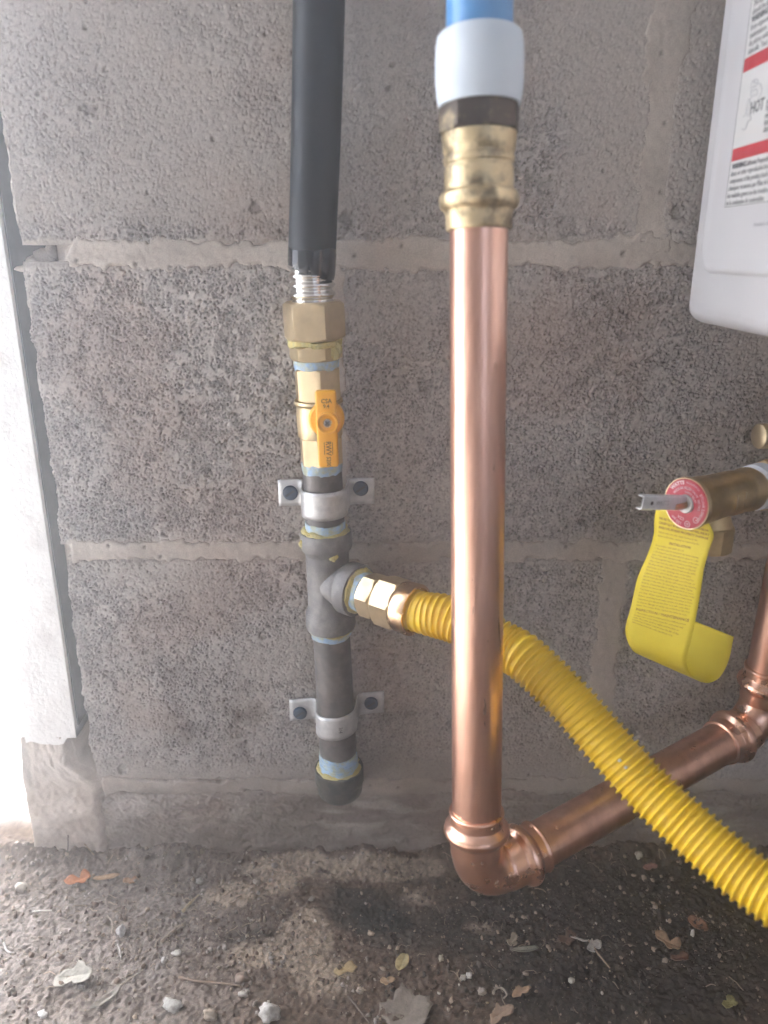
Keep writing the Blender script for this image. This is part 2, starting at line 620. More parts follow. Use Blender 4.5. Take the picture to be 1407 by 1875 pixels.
# ------------------------------------------------------------------ block wall
wall = thing('block_wall', 'grey concrete block wall with wide smeared mortar joints behind the pipes', 'wall', (0.2, 0.0, 0.0))
b = MB().box(Matrix.Translation((0.635, 0.105, 1.06)), 1.69, 0.17, 2.37)
part('wall_core', b.mesh('wall_core', False), surf('core_mortar', (0.30, 0.26, 0.22), None, 0.9), wall)

JZ = [-0.135, 0.068, 0.271, 0.475, 0.678, 0.881]
BLOCKC = np.array([0.395, 0.362, 0.332])
MORTC = np.array([0.425, 0.378, 0.328])
DIRTC = np.array([0.135, 0.100, 0.074])


def wall_dirt(x, z):
    """splash dirt and mould stains low on the wall"""
    n = fbm(x * 18, z * 18, 5, 61)
    n3 = fbm(x * 60, z * 60, 4, 64)
    d = sstep(0.15, 0.0, z) * 0.8 * sstep(0.28, 0.60, n + 0.3 * (n3 - 0.5))
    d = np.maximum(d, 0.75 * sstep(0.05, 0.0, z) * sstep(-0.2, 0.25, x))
    d = np.maximum(d, 0.9 * sstep(0.09, 0.05, z) * sstep(0.42, 0.62, fbm(x * 14, z * 70, 4, 66)) * sstep(-0.26, -0.05, x))
    d = np.maximum(d, 0.75 * sstep(0.085, 0.045, z) * sstep(0.40, 0.60, fbm(x * 26, z * 45, 5, 67)))
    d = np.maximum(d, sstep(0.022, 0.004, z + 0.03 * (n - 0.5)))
    for (px, py, sx, sz, k) in ((440, 1310, .018, .03, .8), (330, 1330, .014, .02, .7), (460, 1370, .014, .022, .9), (660, 1300, .03, .02, .3), (750, 1470, .03, .006, .9), (400, 1450, .05, .006, .6), (620, 1500, .07, .014, .5), (100, 460, .004, .006, .5)):
        p = at(px, py, 0.52)
        d = np.maximum(d, k * np.exp(-((x - p.x) / sx) ** 2 - ((z - p.z) / sz) ** 2) * sstep(0.3, 0.6, n3 + 0.3 * (n - 0.5)))
    return np.clip(d, 0, 1)


def smear_mask(x, z):
    """where cement slurry fills the pores"""
    n = fbm(x * 16, z * 16, 4, 41)
    top = sstep(0.485, 0.50, z)
    a = top * sstep(0.06, -0.02, x - 0.3 * (z - 0.50)) * 0.72
    a = np.maximum(a, top * sstep(0.53, 0.60, z) * 0.72)
    a = np.maximum(a, top * sstep(0.10, 0.16, x + 0.2 * (n - 0.5)) * 0.7)
    a = np.maximum(a, sstep(0.115, 0.075, z + 0.06 * (n - 0.5)) * 1.0)
    a = np.maximum(a, 0.45 * sstep(0.55, 0.75, n))
    a = np.clip(a * (0.55 + 0.9 * n), 0, 1)
    nj = fbm(x * 45, z * 45, 4, 47)
    for jz in JZ:                                   # slurry dragged over the block edges by the pointing tool
        a = np.maximum(a, 0.95 * sstep(0.011 + 0.020 * (nj - 0.42), 0.004, np.abs(z - jz)))
    return a


def wall_grid(x0, x1, z0, z1, step):
    nx, nz = max(2, int(round((x1 - x0) / step)) + 1), max(2, int(round((z1 - z0) / step)) + 1)
    X, Z = np.meshgrid(np.linspace(x0, x1, nx), np.linspace(z0, z1, nz))
    return X, Z, nx, nz


def skirt(X, Y, Z, nx, nz, depth, col):
    v = np.stack([X, Y, Z], -1).reshape(-1, 3)
    f = grid_faces(nx, nz)[:, ::1]
    i = np.arange(nx * nz).reshape(nz, nx)
    ring = np.concatenate([i[0, :], i[1:, -1], i[-1, -2::-1], i[-2:0:-1, 0]])
    back = v[ring].copy()
    back[:, 1] = depth
    k = len(v)
    m = len(ring)
    j = np.arange(m)
    sf = np.stack([ring, k + j, k + (j + 1) % m, ring[(j + 1) % m]], -1)
    return np.concatenate([v, back]), np.concatenate([f, sf]), np.concatenate([col, col[ring]])


def block(x0, x1, z0, z1, step, seed, left_ragged=False):
    X, Z, nx, nz = wall_grid(x0, x1, z0, z1, step)
    sm = smear_mask(X, Z)
    rough = sstep(0.25, 0.7, fbm(X * 40, Z * 40, 3, 29))
    wx, wz = X + 0.0008 * (vnoise(X * 900, Z * 900, 5) - 0.5), Z + 0.0008 * (vnoise(X * 900, Z * 900, 6) - 0.5)
    f1, f2, cid = worley(wx * 400, wz * 400, 12)
    gate = fbm(X * 190, Z * 190, 3, 27)
    gap = (1 - sstep(0.03, 0.16, f2 - f1)) * sstep(0.46, 0.60, gate)
    g1, g2, gid = worley(wx * 560, wz * 560, 19)
    hole = sstep(0.46, 0.26, g1 + 0.5 * (vnoise(X * 1100, Z * 1100, 30) - 0.5)) * (gid > 0.74)
    k1, k2, kid = worley(X * 620, Z * 620, 21)
    gap3 = (1 - sstep(0.05, 0.22, k2 - k1)) * sstep(0.50, 0.62, fbm(X * 120, Z * 120, 3, 28))
    wob = 0.10 * (fbm(X * 260, Z * 260, 3, 3) - 0.5)
    pits1, _, pid = worley(X * 40, Z * 40, 33)
    pit = sstep(0.03 + 0.05 * _h(np.floor(pid * 9973), np.floor(pid * 77), 2), 0.0, pits1 + wob) * (pid > 0.45)
    p2, _, p2d = worley(X * 15, Z * 15, 35)
    pit2 = sstep(0.075, 0.03, p2 + 1.3 * wob + 0.05 * (fbm(X * 700, Z * 700, 2, 4) - 0.5)) * (p2d > 0.6)
    h = (fbm(X * 25, Z * 25, 3, 51) - 0.5) * 0.0014
    grain = -gap * 0.0019 * (0.8 + 0.25 * rough) + (cid - 0.5) * 0.00018 - hole * 0.0015 - gap3 * 0.0011
    h += grain * (1 - 0.90 * sm)
    h -= pit * 0.0016 + pit2 * 0.0020
    h += (fbm(X * 600, Z * 600, 2, 53) - 0.5) * 0.0003
    low = sstep(0.085, 0.05, Z)
    h += low * ((fbm(X * 22, Z * 60, 4, 54) - 0.5) * 0.0050 + (fbm(X * 90, Z * 130, 4, 55) - 0.5) * 0.0040 + (fbm(X * 420, Z * 420, 2, 56) - 0.5) * 0.0014)
    e = np.minimum(np.minimum(X - x0, x1 - X), np.minimum(Z - z0, z1 - Z))
    h -= 0.0014 * (1 - sstep(0.0, 0.0035, e + 0.003 * (fbm(X * 130, Z * 130, 3, 57) - 0.6)))
    if left_ragged:
        jag = 0.006 * fbm(Z * 90, X * 0 + 3, 4, 77) * (1 - sstep(0, 0.006, X - x0))
        X = X + jag
    Y = -h
    tone = 0.93 + 0.14 * _h(np.array([seed]), np.array([3]), 5)[0]
    c = BLOCKC * tone * (0.88 + 0.24 * cid * (1 - 0.6 * sm))[..., None] * (0.84 + 0.32 * fbm(X * 14, Z * 14, 5, 83))[..., None] * (0.9 + 0.2 * kid)[..., None]
    c = c + (MORTC * 0.93 - c) * (0.62 * sm)[..., None]
    cinder_pore = (_h(np.floor(cid * 9973), np.floor(gid * 7919), 7) > 0.80) * sstep(0.55, 0.40, g1) * (1 - 0.75 * sm)
    dk = np.clip(np.maximum(np.maximum(pit * 0.55, pit2 * 0.5), 0.95 * cinder_pore), 0, 1.3)  # pit and pore shade put into the colour, with dark cinder grains
    c = c * (1 - 0.5 * dk)[..., None]
    rust = sstep(0.55, 0.78, fbm(X * 12 + 5, Z * 12, 5, 91)) * 0.28
    c = c + (np.array([0.33, 0.21, 0.15]) - c) * rust[..., None]
    d = wall_dirt(X, Z)
    c = c + (DIRTC - c) * (0.85 * d)[..., None]
    v, f, c = skirt(X, Y, Z, nx, nz, 0.021, c.reshape(-1, 3))
    return new_mesh('block', v, f, True, None, c)


def joint(horizontal, a0, a1, c0, hw, seed, step=0.0011, amp=0.004, proud=None):
    """mortar strip along x (bed) or z (head), centred on c0"""
    W = hw + 0.012
    proud = (0.0004 if horizontal else 0.0001) if proud is None else proud
    if horizontal:
        X, Z, nx, nz = wall_grid(a0, a1, c0 - W, c0 + W, step)
        L, D = X, Z - c0
    else:
        X, Z, nx, nz = wall_grid(c0 - W, c0 + W, a0, a1, step)
        L, D = Z, X - c0
    s = np.sign(D)
    edge = hw + amp * 2 * (fbm(L * 45, s * 3 + 0.37, 4, seed) - 0.5) + amp * 2.2 * (fbm(X * 160, Z * 160, 3, seed + 5) - 0.5)
    edge += amp * 1.6 * (fbm(L * 11, s * 5 + 1.3, 2, seed + 9) - 0.5)
    if horizontal and c0 < 0.1:                     # the lowest bed joint is washed out and uneven
        edge = edge + 0.008 * (fbm(L * 30, s * 4 + 0.2, 4, seed + 31) - 0.55) + 0.006 * (fbm(X * 90, Z * 90, 3, seed + 32) - 0.5)
    inside = sstep(0.0045, -0.0015, np.abs(D) - edge)
    if horizontal and a0 > -0.2335:                  # broken end at the corner of the wall
        inside = inside * sstep(0.0, 0.004, X - a0 - (0.022 if a0 > -0.23 else 0.006) * fbm(Z * 110, X * 30, 3, seed + 41))
    h = -0.0065 + inside * (0.0065 + proud) + (fbm(X * 60, Z * 60, 4, seed + 2) - 0.5) * 0.0014
    h += (fbm(X * 420, Z * 420, 3, seed + 3) - 0.5) * 0.0006
    p1, _, pid = worley(X * 70, Z * 70, seed + 4)
    pit = sstep(0.10, 0.05, p1) * (pid > 0.75)
    h -= pit * 0.0016
    h += inside * 0.0006 * (fbm(L * 9, D * 40, 3, seed + 6) - 0.5)
    c = MORTC * (0.80 + 0.4 * fbm(X * 35, Z * 35, 5, seed + 7))[..., None] * (0.92 + 0.16 * fbm(X * 300, Z * 300, 2, seed + 8))[..., None]
    pink = sstep(0.5, 0.75, fbm(X * 14, Z * 14, 4, seed + 11)) * 0.35
    c = c + (np.array([0.40, 0.32, 0.26]) - c) * pink[..., None]
    c = c * (1 - 0.45 * pit)[..., None]  # shade inside the mortar pits put into the colour
    d = wall_dirt(X, Z)
    c = c + (DIRTC - c) * (0.8 * d)[..., None]
    v, f, c = skirt(X, -h, Z, nx, nz, 0.006, c.reshape(-1, 3))
    return new_mesh('mortar_joint', v, f, True, None, c)


JZ = [-0.135, 0.068, 0.271, 0.475, 0.678, 0.881]
FINE, COARSE = 0.00068, 0.0045
g = 0.005
for row in range(5):
    z0, z1 = JZ[row] + g, JZ[row + 1] - g
    odd = row % 2 == 0          # rows 0,2,4 break at -0.034; rows 1,3 at 0.168
    cuts = [-0.235, -0.034, 0.368, 0.77] if odd else [-0.235, 0.168, 0.57, 0.97]
    if row == 0:
        cuts = [-0.235, 0.368, 0.77, 0.97]
    for k in range(3):
        fine = row <= 3 and cuts[k] < 0.29
        x0 = cuts[k] + (g if k else 0)
        zz1 = min(z1, 0.64) if False else z1
        part('block', block(x0, cuts[k + 1] - g, max(z0, -0.03), zz1, FINE if fine else COARSE, row * 7 + k, k == 0), M_BLOCK, wall)
    for k in (1, 2):
        if row == 0 and k == 1:
            continue
        w = 0.0115 if (row == 3 and k == 1) else 0.0075
        if row == 1 and k == 1:
            w = 0.011
        part('mortar_joint', joint(False, max(z0 - 0.004, -0.03), z1 + 0.004, cuts[k], w, 100 + row * 10 + k, 0.0011 if cuts[k] < 0.3 and row < 4 else 0.003), M_MORTAR, wall)
for i, (z, w) in enumerate(((0.068, 0.007), (0.271, 0.0068), (0.475, 0.0085), (0.678, 0.008))):
    part('mortar_joint', joint(True, at(98, 468, 0.52).x if i == 2 else -0.2325, 0.42, z, w, 200 + i * 13, 0.0011 if i < 3 else 0.003), M_MORTAR, wall)

# mortar lumps bridging the gap at the wall's left end
def lump(p, r, seed, squash=(1, 1, 1), sub=3, amp=0.35, fr=1.6):
    bm = bmesh.new()
    bmesh.ops.create_icosphere(bm, subdivisions=sub, radius=1.0)
    vv = np.array([v.co[:] for v in bm.verts])
    n = fbm(vv[:, 0] * fr + seed, vv[:, 1] * fr + vv[:, 2] * fr * 0.7, 3, seed % 97) - 0.5
    n2 = fbm(vv[:, 2] * fr - seed, vv[:, 0] * fr * 0.6 + vv[:, 1] * fr, 3, seed % 89 + 3) - 0.5
    vv = vv * (1 + amp * (n + n2))[:, None] * np.array(squash) * r
    fs = [tuple(v.index for v in f.verts) for f in bm.faces]
    bm.free()
    return vv + np.array(p), fs


for (px, py, r, sq, sd) in ((60, 492, 0.005, (2.2, 1.3, .5), 13), (84, 470, 0.0065, (1.2, 1, .8), 21), (66, 478, 0.005, (1.3, 1, .8), 27), (100, 462, 0.006, (1, 1, .9), 29)):
    p = at(px, py, 0.529 if sd < 20 else 0.535)
    v, f = lump(p, r, sd, sq)
    me = new_mesh('mortar_lump', v, np.array(f), True, None, np.tile(MORTC * 0.9, (len(v), 1)))
    part('mortar_lump', me, M_MORTAR, wall)

# ------------------------------------------------------------------ door jamb at the left
jamb = thing('door_jamb', 'worn white painted door jamb standing left of the block wall', 'door jamb', (-0.266, 0.05, 0.0))
X, Z, nx, nz = wall_grid(-0.287, -0.2433, 0.108, 2.15, 0.0035)
edge = (0.010 * (fbm(X * 90, Z * 0, 3, 6) - 0.5) + 0.012 * np.clip((X + 0.2533) / 0.010, 0, 1)) * (Z < 0.1085)
Y = 0.004 - 0.0012 * fbm(X * 80, Z * 30, 3, 4)
v, f, _ = skirt(X, Y, Z + edge, nx, nz, 0.095, np.zeros((nx * nz, 3)))
me = new_mesh('painted_board', v, f, True, 40)
part('painted_board', me, M_POST, jamb)
X, Z, nx, nz = wall_grid(-0.288, -0.2180, -0.03, 0.112, 0.0014)
k_ = (X + 0.288) / 0.070
X2 = X - k_ * (0.027 * sstep(0.070, 0.088, Z + 0.012 * (fbm(Z * 60, X * 0, 3, 14) - 0.5)) + 0.008 * fbm(Z * 50, X * 0 + 2, 4, 18))
Y = 0.002 - 0.006 * fbm(X * 45, Z * 45, 4, 15) - 0.002 * fbm(X * 300, Z * 300, 2, 16) + 0.006 * sstep(0.075, 0.11, Z) + 0.007 * sstep(0.80, 1.0, k_)
c = MORTC * 1.28 * (0.75 + 0.5 * fbm(X * 40, Z * 40, 4, 17))[..., None]
d_ = wall_dirt(X + 0.05, Z)
c = c + (DIRTC * 2.0 - c) * (0.5 * d_)[..., None]
v, f, c = skirt(X2, Y, Z, nx, nz, 0.09, c.reshape(-1, 3))
part('concrete_base', new_mesh('concrete_base', v, f, True, None, c), M_MORTAR, jamb)

part('gap_blocker', MB().box(Matrix.Translation((-0.243, 0.085, 1.05)), 0.03, 0.02, 2.2).mesh('gap_blocker', False), surf('gap_blocker_dark', (0.06, 0.055, 0.05), None, 0.8), jamb)  # dark board added behind the gap to block light leaking through

part('gap_shade', MB().box(Matrix.Translation((-0.2428, 0.051, 1.13)), 0.0012, 0.086, 2.02).mesh('gap_shade', False), surf('gap_shade_dark', (0.07, 0.07, 0.072), None, 0.8), jamb)  # dark strip standing in for the shade inside the gap

# ------------------------------------------------------------------ gas line on the wall
GA = Axis(at(570.5, 500, 0.494), at(622, 1420, 0.5025))


def prof_px(ax, lst):
    out = []
    for py, w in lst:
        t = ax.t_py(py)
        out.append((t, ax.r_px(t, w)))
    return out


def lathe_px(name, ax, lst, m, parent, n=48, roll=0.0, label=None, sharp=35, smooth=True):
    return part(name, MB().lathe(ax, prof_px(ax, lst), n, roll).mesh(name, smooth, sharp), m, parent, label)


def hex_px(name, ax, y0, y1, w, m, parent, roll=R(25), ch=0.0016, n=6):
    t0, t1 = ax.t_py(y0), ax.t_py(y1)
    if t1 < t0:
        t0, t1 = t1, t0
    r = ax.r_px((t0 + t1) / 2, w)
    return part(name, nut(ax, t0, t1, r, roll, ch, n), m, parent)


def nut(ax, t0, t1, r, roll, ch=0.0016, n=6):
    """polygonal nut whose corners are chamfered by a cone, as turned nuts are"""
    mb = MB()
    N = n * 8
    apo = math.cos(math.pi / n)
    rows = []
    ts = [t0, t0 + ch * 0.35, t0 + ch * 0.75, t0 + ch * 1.2, t1 - ch * 1.2, t1 - ch * 0.75, t1 - ch * 0.35, t1]
    b0 = 0
    for t in ts:
        d = min(t - t0, t1 - t)
        lim = r * (apo * 0.985) + d * 1.6
        ring = []
        for k in range(N):
            a = 2 * math.pi * k / N
            la = (a % (2 * math.pi / n)) - math.pi / n
            rr = min(r * apo / math.cos(la), lim, r * 0.992)
            aa = a + roll
            ring.append(ax.pt(t) + ax.e * (rr * math.sin(aa)) + ax.c * (rr * math.cos(aa)))
        rows.append(ring)
    vs = [p for ring in rows for p in ring]
    fs = []
    for i in range(len(rows) - 1):
        for k in range(N):
            k2 = (k + 1) % N
            fs.append((i * N + k, i * N + k2, (i + 1) * N + k2, (i + 1) * N + k))
    fs.append(tuple(range(N))[::-1])
    fs.append(tuple((len(rows) - 1) * N + k for k in range(N)))
    mb.add(vs, fs)
    return mb.mesh('nut', True, 22)


# black jacketed flexible line with its brass fitting
flex = thing('flexible_gas_line', 'black jacketed flexible gas pipe rising from the orange valve', 'gas pipe', GA.pt(GA.t_py(657)))
top = [at(592, -700, 0.505), at(588, -330, 0.497), at(584.5, 0, 0.490), at(581.5, 150, 0.4905), at(577.8, 290, 0.4915), at(574, 400, 0.4925), at(572.2, 452, 0.493), at(571, 490, 0.494)]
pts = catmull(top, 60)
n = 40
# ragged cut end: last ring is moved per vertex
mb = MB().tube(pts, 0.01435, n, cap=True)
part('jacket', mb.mesh('jacket', True, 50), M_BLACK, flex)
JA = Axis(at(573.2, 440, 0.4929), at(570.4, 500, 0.494))
t0, t1 = JA.t_py(449), JA.t_py(500)
vs, fs = [], []
K = 72
for i in range(7):
    for k in range(K):
        a = 2 * math.pi * k / K
        end = t1 - 0.0005 + 0.0034 * math.sin(a * 1.0 + 0.2) + 0.0016 * (fbm(np.array([k / 6.0]), np.array([0.5]), 3, 71)[0] - 0.5)
        if abs(((a + math.pi) % (2 * math.pi)) - math.pi - 0.02) < 0.05:
            end -= 0.006
        st = t0 + 0.0035 * (vnoise(np.array([k / 9.0]), np.array([0.2]), 73)[0] - 0.5)
        t = st + (end - st) * i / 6
        r = 0.01462 if i else 0.0142
        if i == 6:
            r = 0.0140
        vs.append(JA.pt(t) + JA.e * (r * math.sin(a)) + JA.c * (r * math.cos(a)))
for i in range(6):
    for k in range(K):
        fs.append((i * K + k, i * K + (k + 1) % K, (i + 1) * K + (k + 1) % K, (i + 1) * K + k))
part('jacket_end', MB().add(vs, fs).mesh('jacket_end', True, 60), M_BLACKGLOSS, flex, 'glossy ragged cut end of the black jacket')
t0, t1 = GA.t_py(470), GA.t_py(556)
pr = []
for i in range(121):
    t = t0 + (t1 - t0) * i / 120
    pr.append((t, 0.0132 + 0.0010 * math.cos(2 * math.pi * (t - t1) / 0.0056)))
part('corrugated_tube', MB().lathe(GA, pr, 48).mesh('corrugated_tube', True, None), M_STAINLESS, flex)
hex_px('hex_nut', GA, 551, 621, 115, M_BRASS_PALE, flex, R(25))
part('pipe_dope', MB().lathe(GA, prof_px(GA, [(619, 80), (621, 100), (626, 99), (631, 100), (634, 80)]), 72, jit=0.0011).mesh('pipe_dope'), M_DOPE, flex)
hex_px('adapter', GA, 630, 658, 99, M_BRASS, flex, R(25), 0.0012)

# ball valve with the orange handle
valve = thing('gas_shutoff_valve', 'brass gas ball valve with orange yellow lever marked CSA 9.4', 'valve', GA.pt(GA.t_py(845)))
part('thread_sealant', MB().lathe(GA, prof_px(GA, [(654, 70), (655, 83), (662, 84), (668, 83), (675, 80)]), 72, jit=0.0005).mesh('thread_sealant'), M_TAPE, valve)
VA = GA
hex_px('upper_hex', VA, 671, 731, 90, M_BRASS_PALE, valve, R(12), 0.0010)
lathe_px('valve_body', VA, [(730, 70), (731, 88), (736, 90), (739, 85), (742, 82), (760, 84), (775, 83), (795, 82), (798, 78)], M_BRASS, valve)
hex_px('lower_hex', VA, 796, 848, 84, M_BRASS_PALE, valve, R(12), 0.0010)
hc = at(598, 768, 0.462)
XR, YU, NF = Vector((1, 0, 0.0)), Vector((0, 0, 1)), Vector((0, -1, 0))
hx, hy = Vector((0.9962, 0.0, 0.02)).normalized(), Vector((-0.02, 0.0, 1)).normalized()
HZ = Axis(hc, hc + Vector((0, -1, 0)), (0, 0, 1))
stem = MB().lathe(HZ, [(-0.026, 0.0055), (-0.002, 0.0055)], 24)
part('valve_stem', stem.mesh('valve_stem'), M_BRASS, valve)
hm = MB()
hm.lathe(HZ, [(-0.0085, 0.0098), (-0.008, 0.0106), (-0.002, 0.0109), (0.001, 0.0106), (0.0022, 0.0094), (0.0024, 0.004)], 56)
hF = frame(hc, hx, hy)
# arm: bevelled bar, built as outline so that it narrows slightly at the waist
arm_up, arm_dn = 0.0178, -0.0290
hm.box(hF @ Matrix.Translation((0.0003, (arm_up + arm_dn) / 2, 0.0006)), 0.0124, arm_up - arm_dn, 0.0075, 0.0014, 3)
HB = Axis(hc + Vector((0.0010, 0, -0.0010)), hc + Vector((0.0010, -1, -0.0010)), (0, 0, 1))
hm.lathe(HB, [(0.0020, 0.0066), (0.0062, 0.0066), (0.0070, 0.0063), (0.0071, 0.0058), (0.0066, 0.0054), (0.0050, 0.0046), (0.0046, 0.0)], 48, cap=False)
handle = part('handle', hm.mesh('handle', True, 40), M_HANDLE, valve)
sm_ = MB().lathe(HB, [(0.0045, 0.0027), (0.0058, 0.0027), (0.0064, 0.0021), (0.0066, 0.0)], 28, cap=False)
for ang in (35, 125):
    c_, s_ = math.cos(R(ang)), math.sin(R(ang))
screw = part('screw', sm_.mesh('screw'), M_SCREW, handle)
sl_ = MB()
for ang in (40, 130):
    F = frame(HB.pt(0.0066), hx * math.cos(R(ang)) + hy * math.sin(R(ang)), -hx * math.sin(R(ang)) + hy * math.cos(R(ang)))
    sl_.box(F, 0.0034, 0.0009, 0.0004)
part('screw_slot', sl_.mesh('screw_slot', False), M_PRINT, handle)


def text_data(s, size, align='CENTER', offset=0.0, extrude=0.00005, res=2):
    cu = bpy.data.curves.new('lettering', 'FONT')
    cu.body = s
    cu.size = size
    cu.align_x = align
    cu.align_y = 'CENTER'
    cu.offset = offset
    cu.extrude = extrude
    cu.resolution_u = res
    ob = bpy.data.objects.new('lettering', cu)
    COL.objects.link(ob)
    dg = bpy.context.evaluated_depsgraph_get()
    dg.update()
    me = bpy.data.meshes.new_from_object(ob.evaluated_get(dg))
    bpy.data.objects.remove(ob)
    bpy.data.curves.remove(cu)
    v = np.array([p.co[:] for p in me.vertices]) if len(me.vertices) else np.zeros((0, 3))
    f = [tuple(p.vertices) for p in me.polygons]
    bpy.data.meshes.remove(me)
    return v, f


def put_text(mb, s, size, M, align='CENTER', sx=1.0, offset=0.0, extrude=0.00005):
    v, f = text_data(s, size, align, offset, extrude)
    mb.add([M @ Vector((p[0] * sx, p[1], p[2])) for p in v], f)


zf = 0.0006 + 0.00375 + 0.00005
tm = MB()
put_text(tm, 'CSA', 0.0037, hF @ Matrix.Translation((0.0008, 0.0118, zf)), sx=0.95, offset=0.00006)
put_text(tm, '9.4', 0.0032, hF @ Matrix.Translation((0.0006, 0.0087, zf)), sx=0.95, offset=0.00006)
rot = Matrix.Rotation(-math.pi / 2, 4, 'Z')
part('lettering', tm.mesh('lettering', False), M_HANDLEPRINT, handle)
tm = MB()
put_text(tm, 'RWV', 0.0046, hF @ Matrix.Translation((0.0008, -0.0170, zf)) @ rot, sx=0.85, offset=0.00006)
put_text(tm, '5200', 0.0036, hF @ Matrix.Translation((0.0006, -0.0252, zf)) @ rot, sx=0.85, offset=0.00006)
for dx in (-0.0016, 0.0033):
    tm.box(hF @ Matrix.Translation((dx, -0.0170, zf)), 0.00035, 0.0078, 0.0001)
part('lettering', tm.mesh('lettering', False), M_HANDLEPRINT, handle)

# black iron drip leg with tee
drip = thing('iron_drip_leg', 'black iron gas pipe with tee and capped lower end strapped to the wall', 'gas pipe', GA.pt(GA.t_py(1463)))
part('thread_sealant', MB().lathe(GA, prof_px(GA, [(843, 60), (845, 74), (852, 76), (857, 74), (861, 73), (865, 70)]), 72, jit=0.0005).mesh('thread_sealant'), M_TAPE, drip)
lathe_px('pipe_nipple', GA, [(858, 71), (862, 71.5), (972, 71.5), (975, 71)], M_IRON, drip)
part('thread_sealant', MB().lathe(GA, prof_px(GA, [(953, 70), (954, 74), (962, 75), (970, 74), (972, 70)]), 72, jit=0.0005).mesh('thread_sealant'), M_TAPE, drip)
part('pipe_dope', MB().lathe(GA, prof_px(GA, [(966, 72), (967, 82), (971, 90), (975, 90), (978, 84)]), 72, jit=0.0011).mesh('pipe_dope'), M_DOPE, drip)
tc = GA.pt(GA.t_py(1063))
BA = Axis(tc, tc + Vector((0.80, -0.60, -0.02)), (-0.6, -0.8, 0))
BA.e = BA.c.cross(BA.d).normalized()
if BA.e.z < 0:
    BA.e = -BA.e
tee = MB()
tee.lathe(GA, prof_px(GA, [(970, 72), (971, 92), (974, 95), (998, 95), (1002, 92), (1008, 81), (1014, 79), (1058, 79), (1102, 79), (1110, 82), (1116, 88), (1122, 91), (1142, 91), (1147, 88), (1148, 70)]), 56)
tee.lathe(BA, [(0.0, 0.0143), (0.010, 0.0146), (0.0145, 0.0158), (0.0172, 0.0180), (0.0182, 0.0184), (0.0262, 0.0184), (0.0272, 0.0180), (0.0274, 0.0150), (0.0262, 0.0135)], 56, cap=False)
tee_o = part('tee', tee.mesh('tee', True, 40), M_CASTIRON, drip)
# cast relief lettering on the tee's body
tm = MB()
F = frame(tc + Vector((0.0, -0.0152, -0.003)) + Vector((0.0045, 0.0005, 0)), (0.95, -0.1, 0), (0, 0, 1))
put_text(tm, '150', 0.0045, F @ Matrix.Rotation(math.pi / 2, 4, 'Z'), extrude=0.0004)
part('cast_lettering', tm.mesh('cast_lettering', False), M_CASTIRON, tee_o)
part('pipe_dope', MB().lathe(BA, [(0.0255, 0.0125), (0.0268, 0.0163), (0.0282, 0.0160), (0.0295, 0.0140), (0.0305, 0.0125)], 72, jit=0.0011).mesh('pipe_dope'), M_DOPE, drip)
part('pipe_dope', MB().lathe(GA, prof_px(GA, [(1143, 78), (1145, 89), (1149, 84), (1152, 76)]), 72, jit=0.0011).mesh('pipe_dope'), M_DOPE, drip)
part('thread_sealant', MB().lathe(GA, prof_px(GA, [(1147, 66), (1149, 73), (1155, 75), (1161, 73), (1163, 68)]), 72, jit=0.0005).mesh('thread_sealant'), M_TAPE, drip)
lathe_px('pipe_nipple', GA, [(1150, 68), (1400, 67.5)], M_IRON, drip)
part('thread_sealant', MB().lathe(GA, prof_px(GA, [(1374, 66)] + [(1376 + 1.7 * k, 68.6 + 0.12 * k + (1.6 if k % 3 == 0 else 0.0)) for k in range(20)]), 72, jit=0.0005).mesh('thread_sealant'), M_TAPE, drip)
part('pipe_dope', MB().lathe(GA, prof_px(GA, [(1400, 70), (1402, 80), (1406, 84), (1409, 80)]), 72, jit=0.0011).mesh('pipe_dope'), M_DOPE, drip)
lathe_px('pipe_cap', GA, [(1403, 68), (1403.5, 88), (1406, 90), (1424, 90), (1427, 86), (1437, 83), (1446, 80), (1451, 70), (1453, 40)], M_CAPIRON, drip, n=40)


for (ax_, t_, r_, an, sz, sd) in ((GA, GA.t_py(640), GA.r_px(GA.t_py(640), 96), 55, .0042, 3), (GA, GA.t_py(1004), 0.0168, 20, .003, 9), (GA, GA.t_py(988), 0.0176, -65, .003, 12)):
    a_ = R(an)
    pp = ax_.pt(t_) + ax_.e * (r_ * math.sin(a_)) * 0.93 + ax_.c * (r_ * math.cos(a_)) * 0.93
    v, f = lump(pp, sz, sd, (1, .5, 1.1), 3, 0.9, 1.7)
    part('dope_smear', new_mesh('dope_smear', v, np.array(f), True), M_DOPE, flex if t_ < GA.t_py(700) else drip)


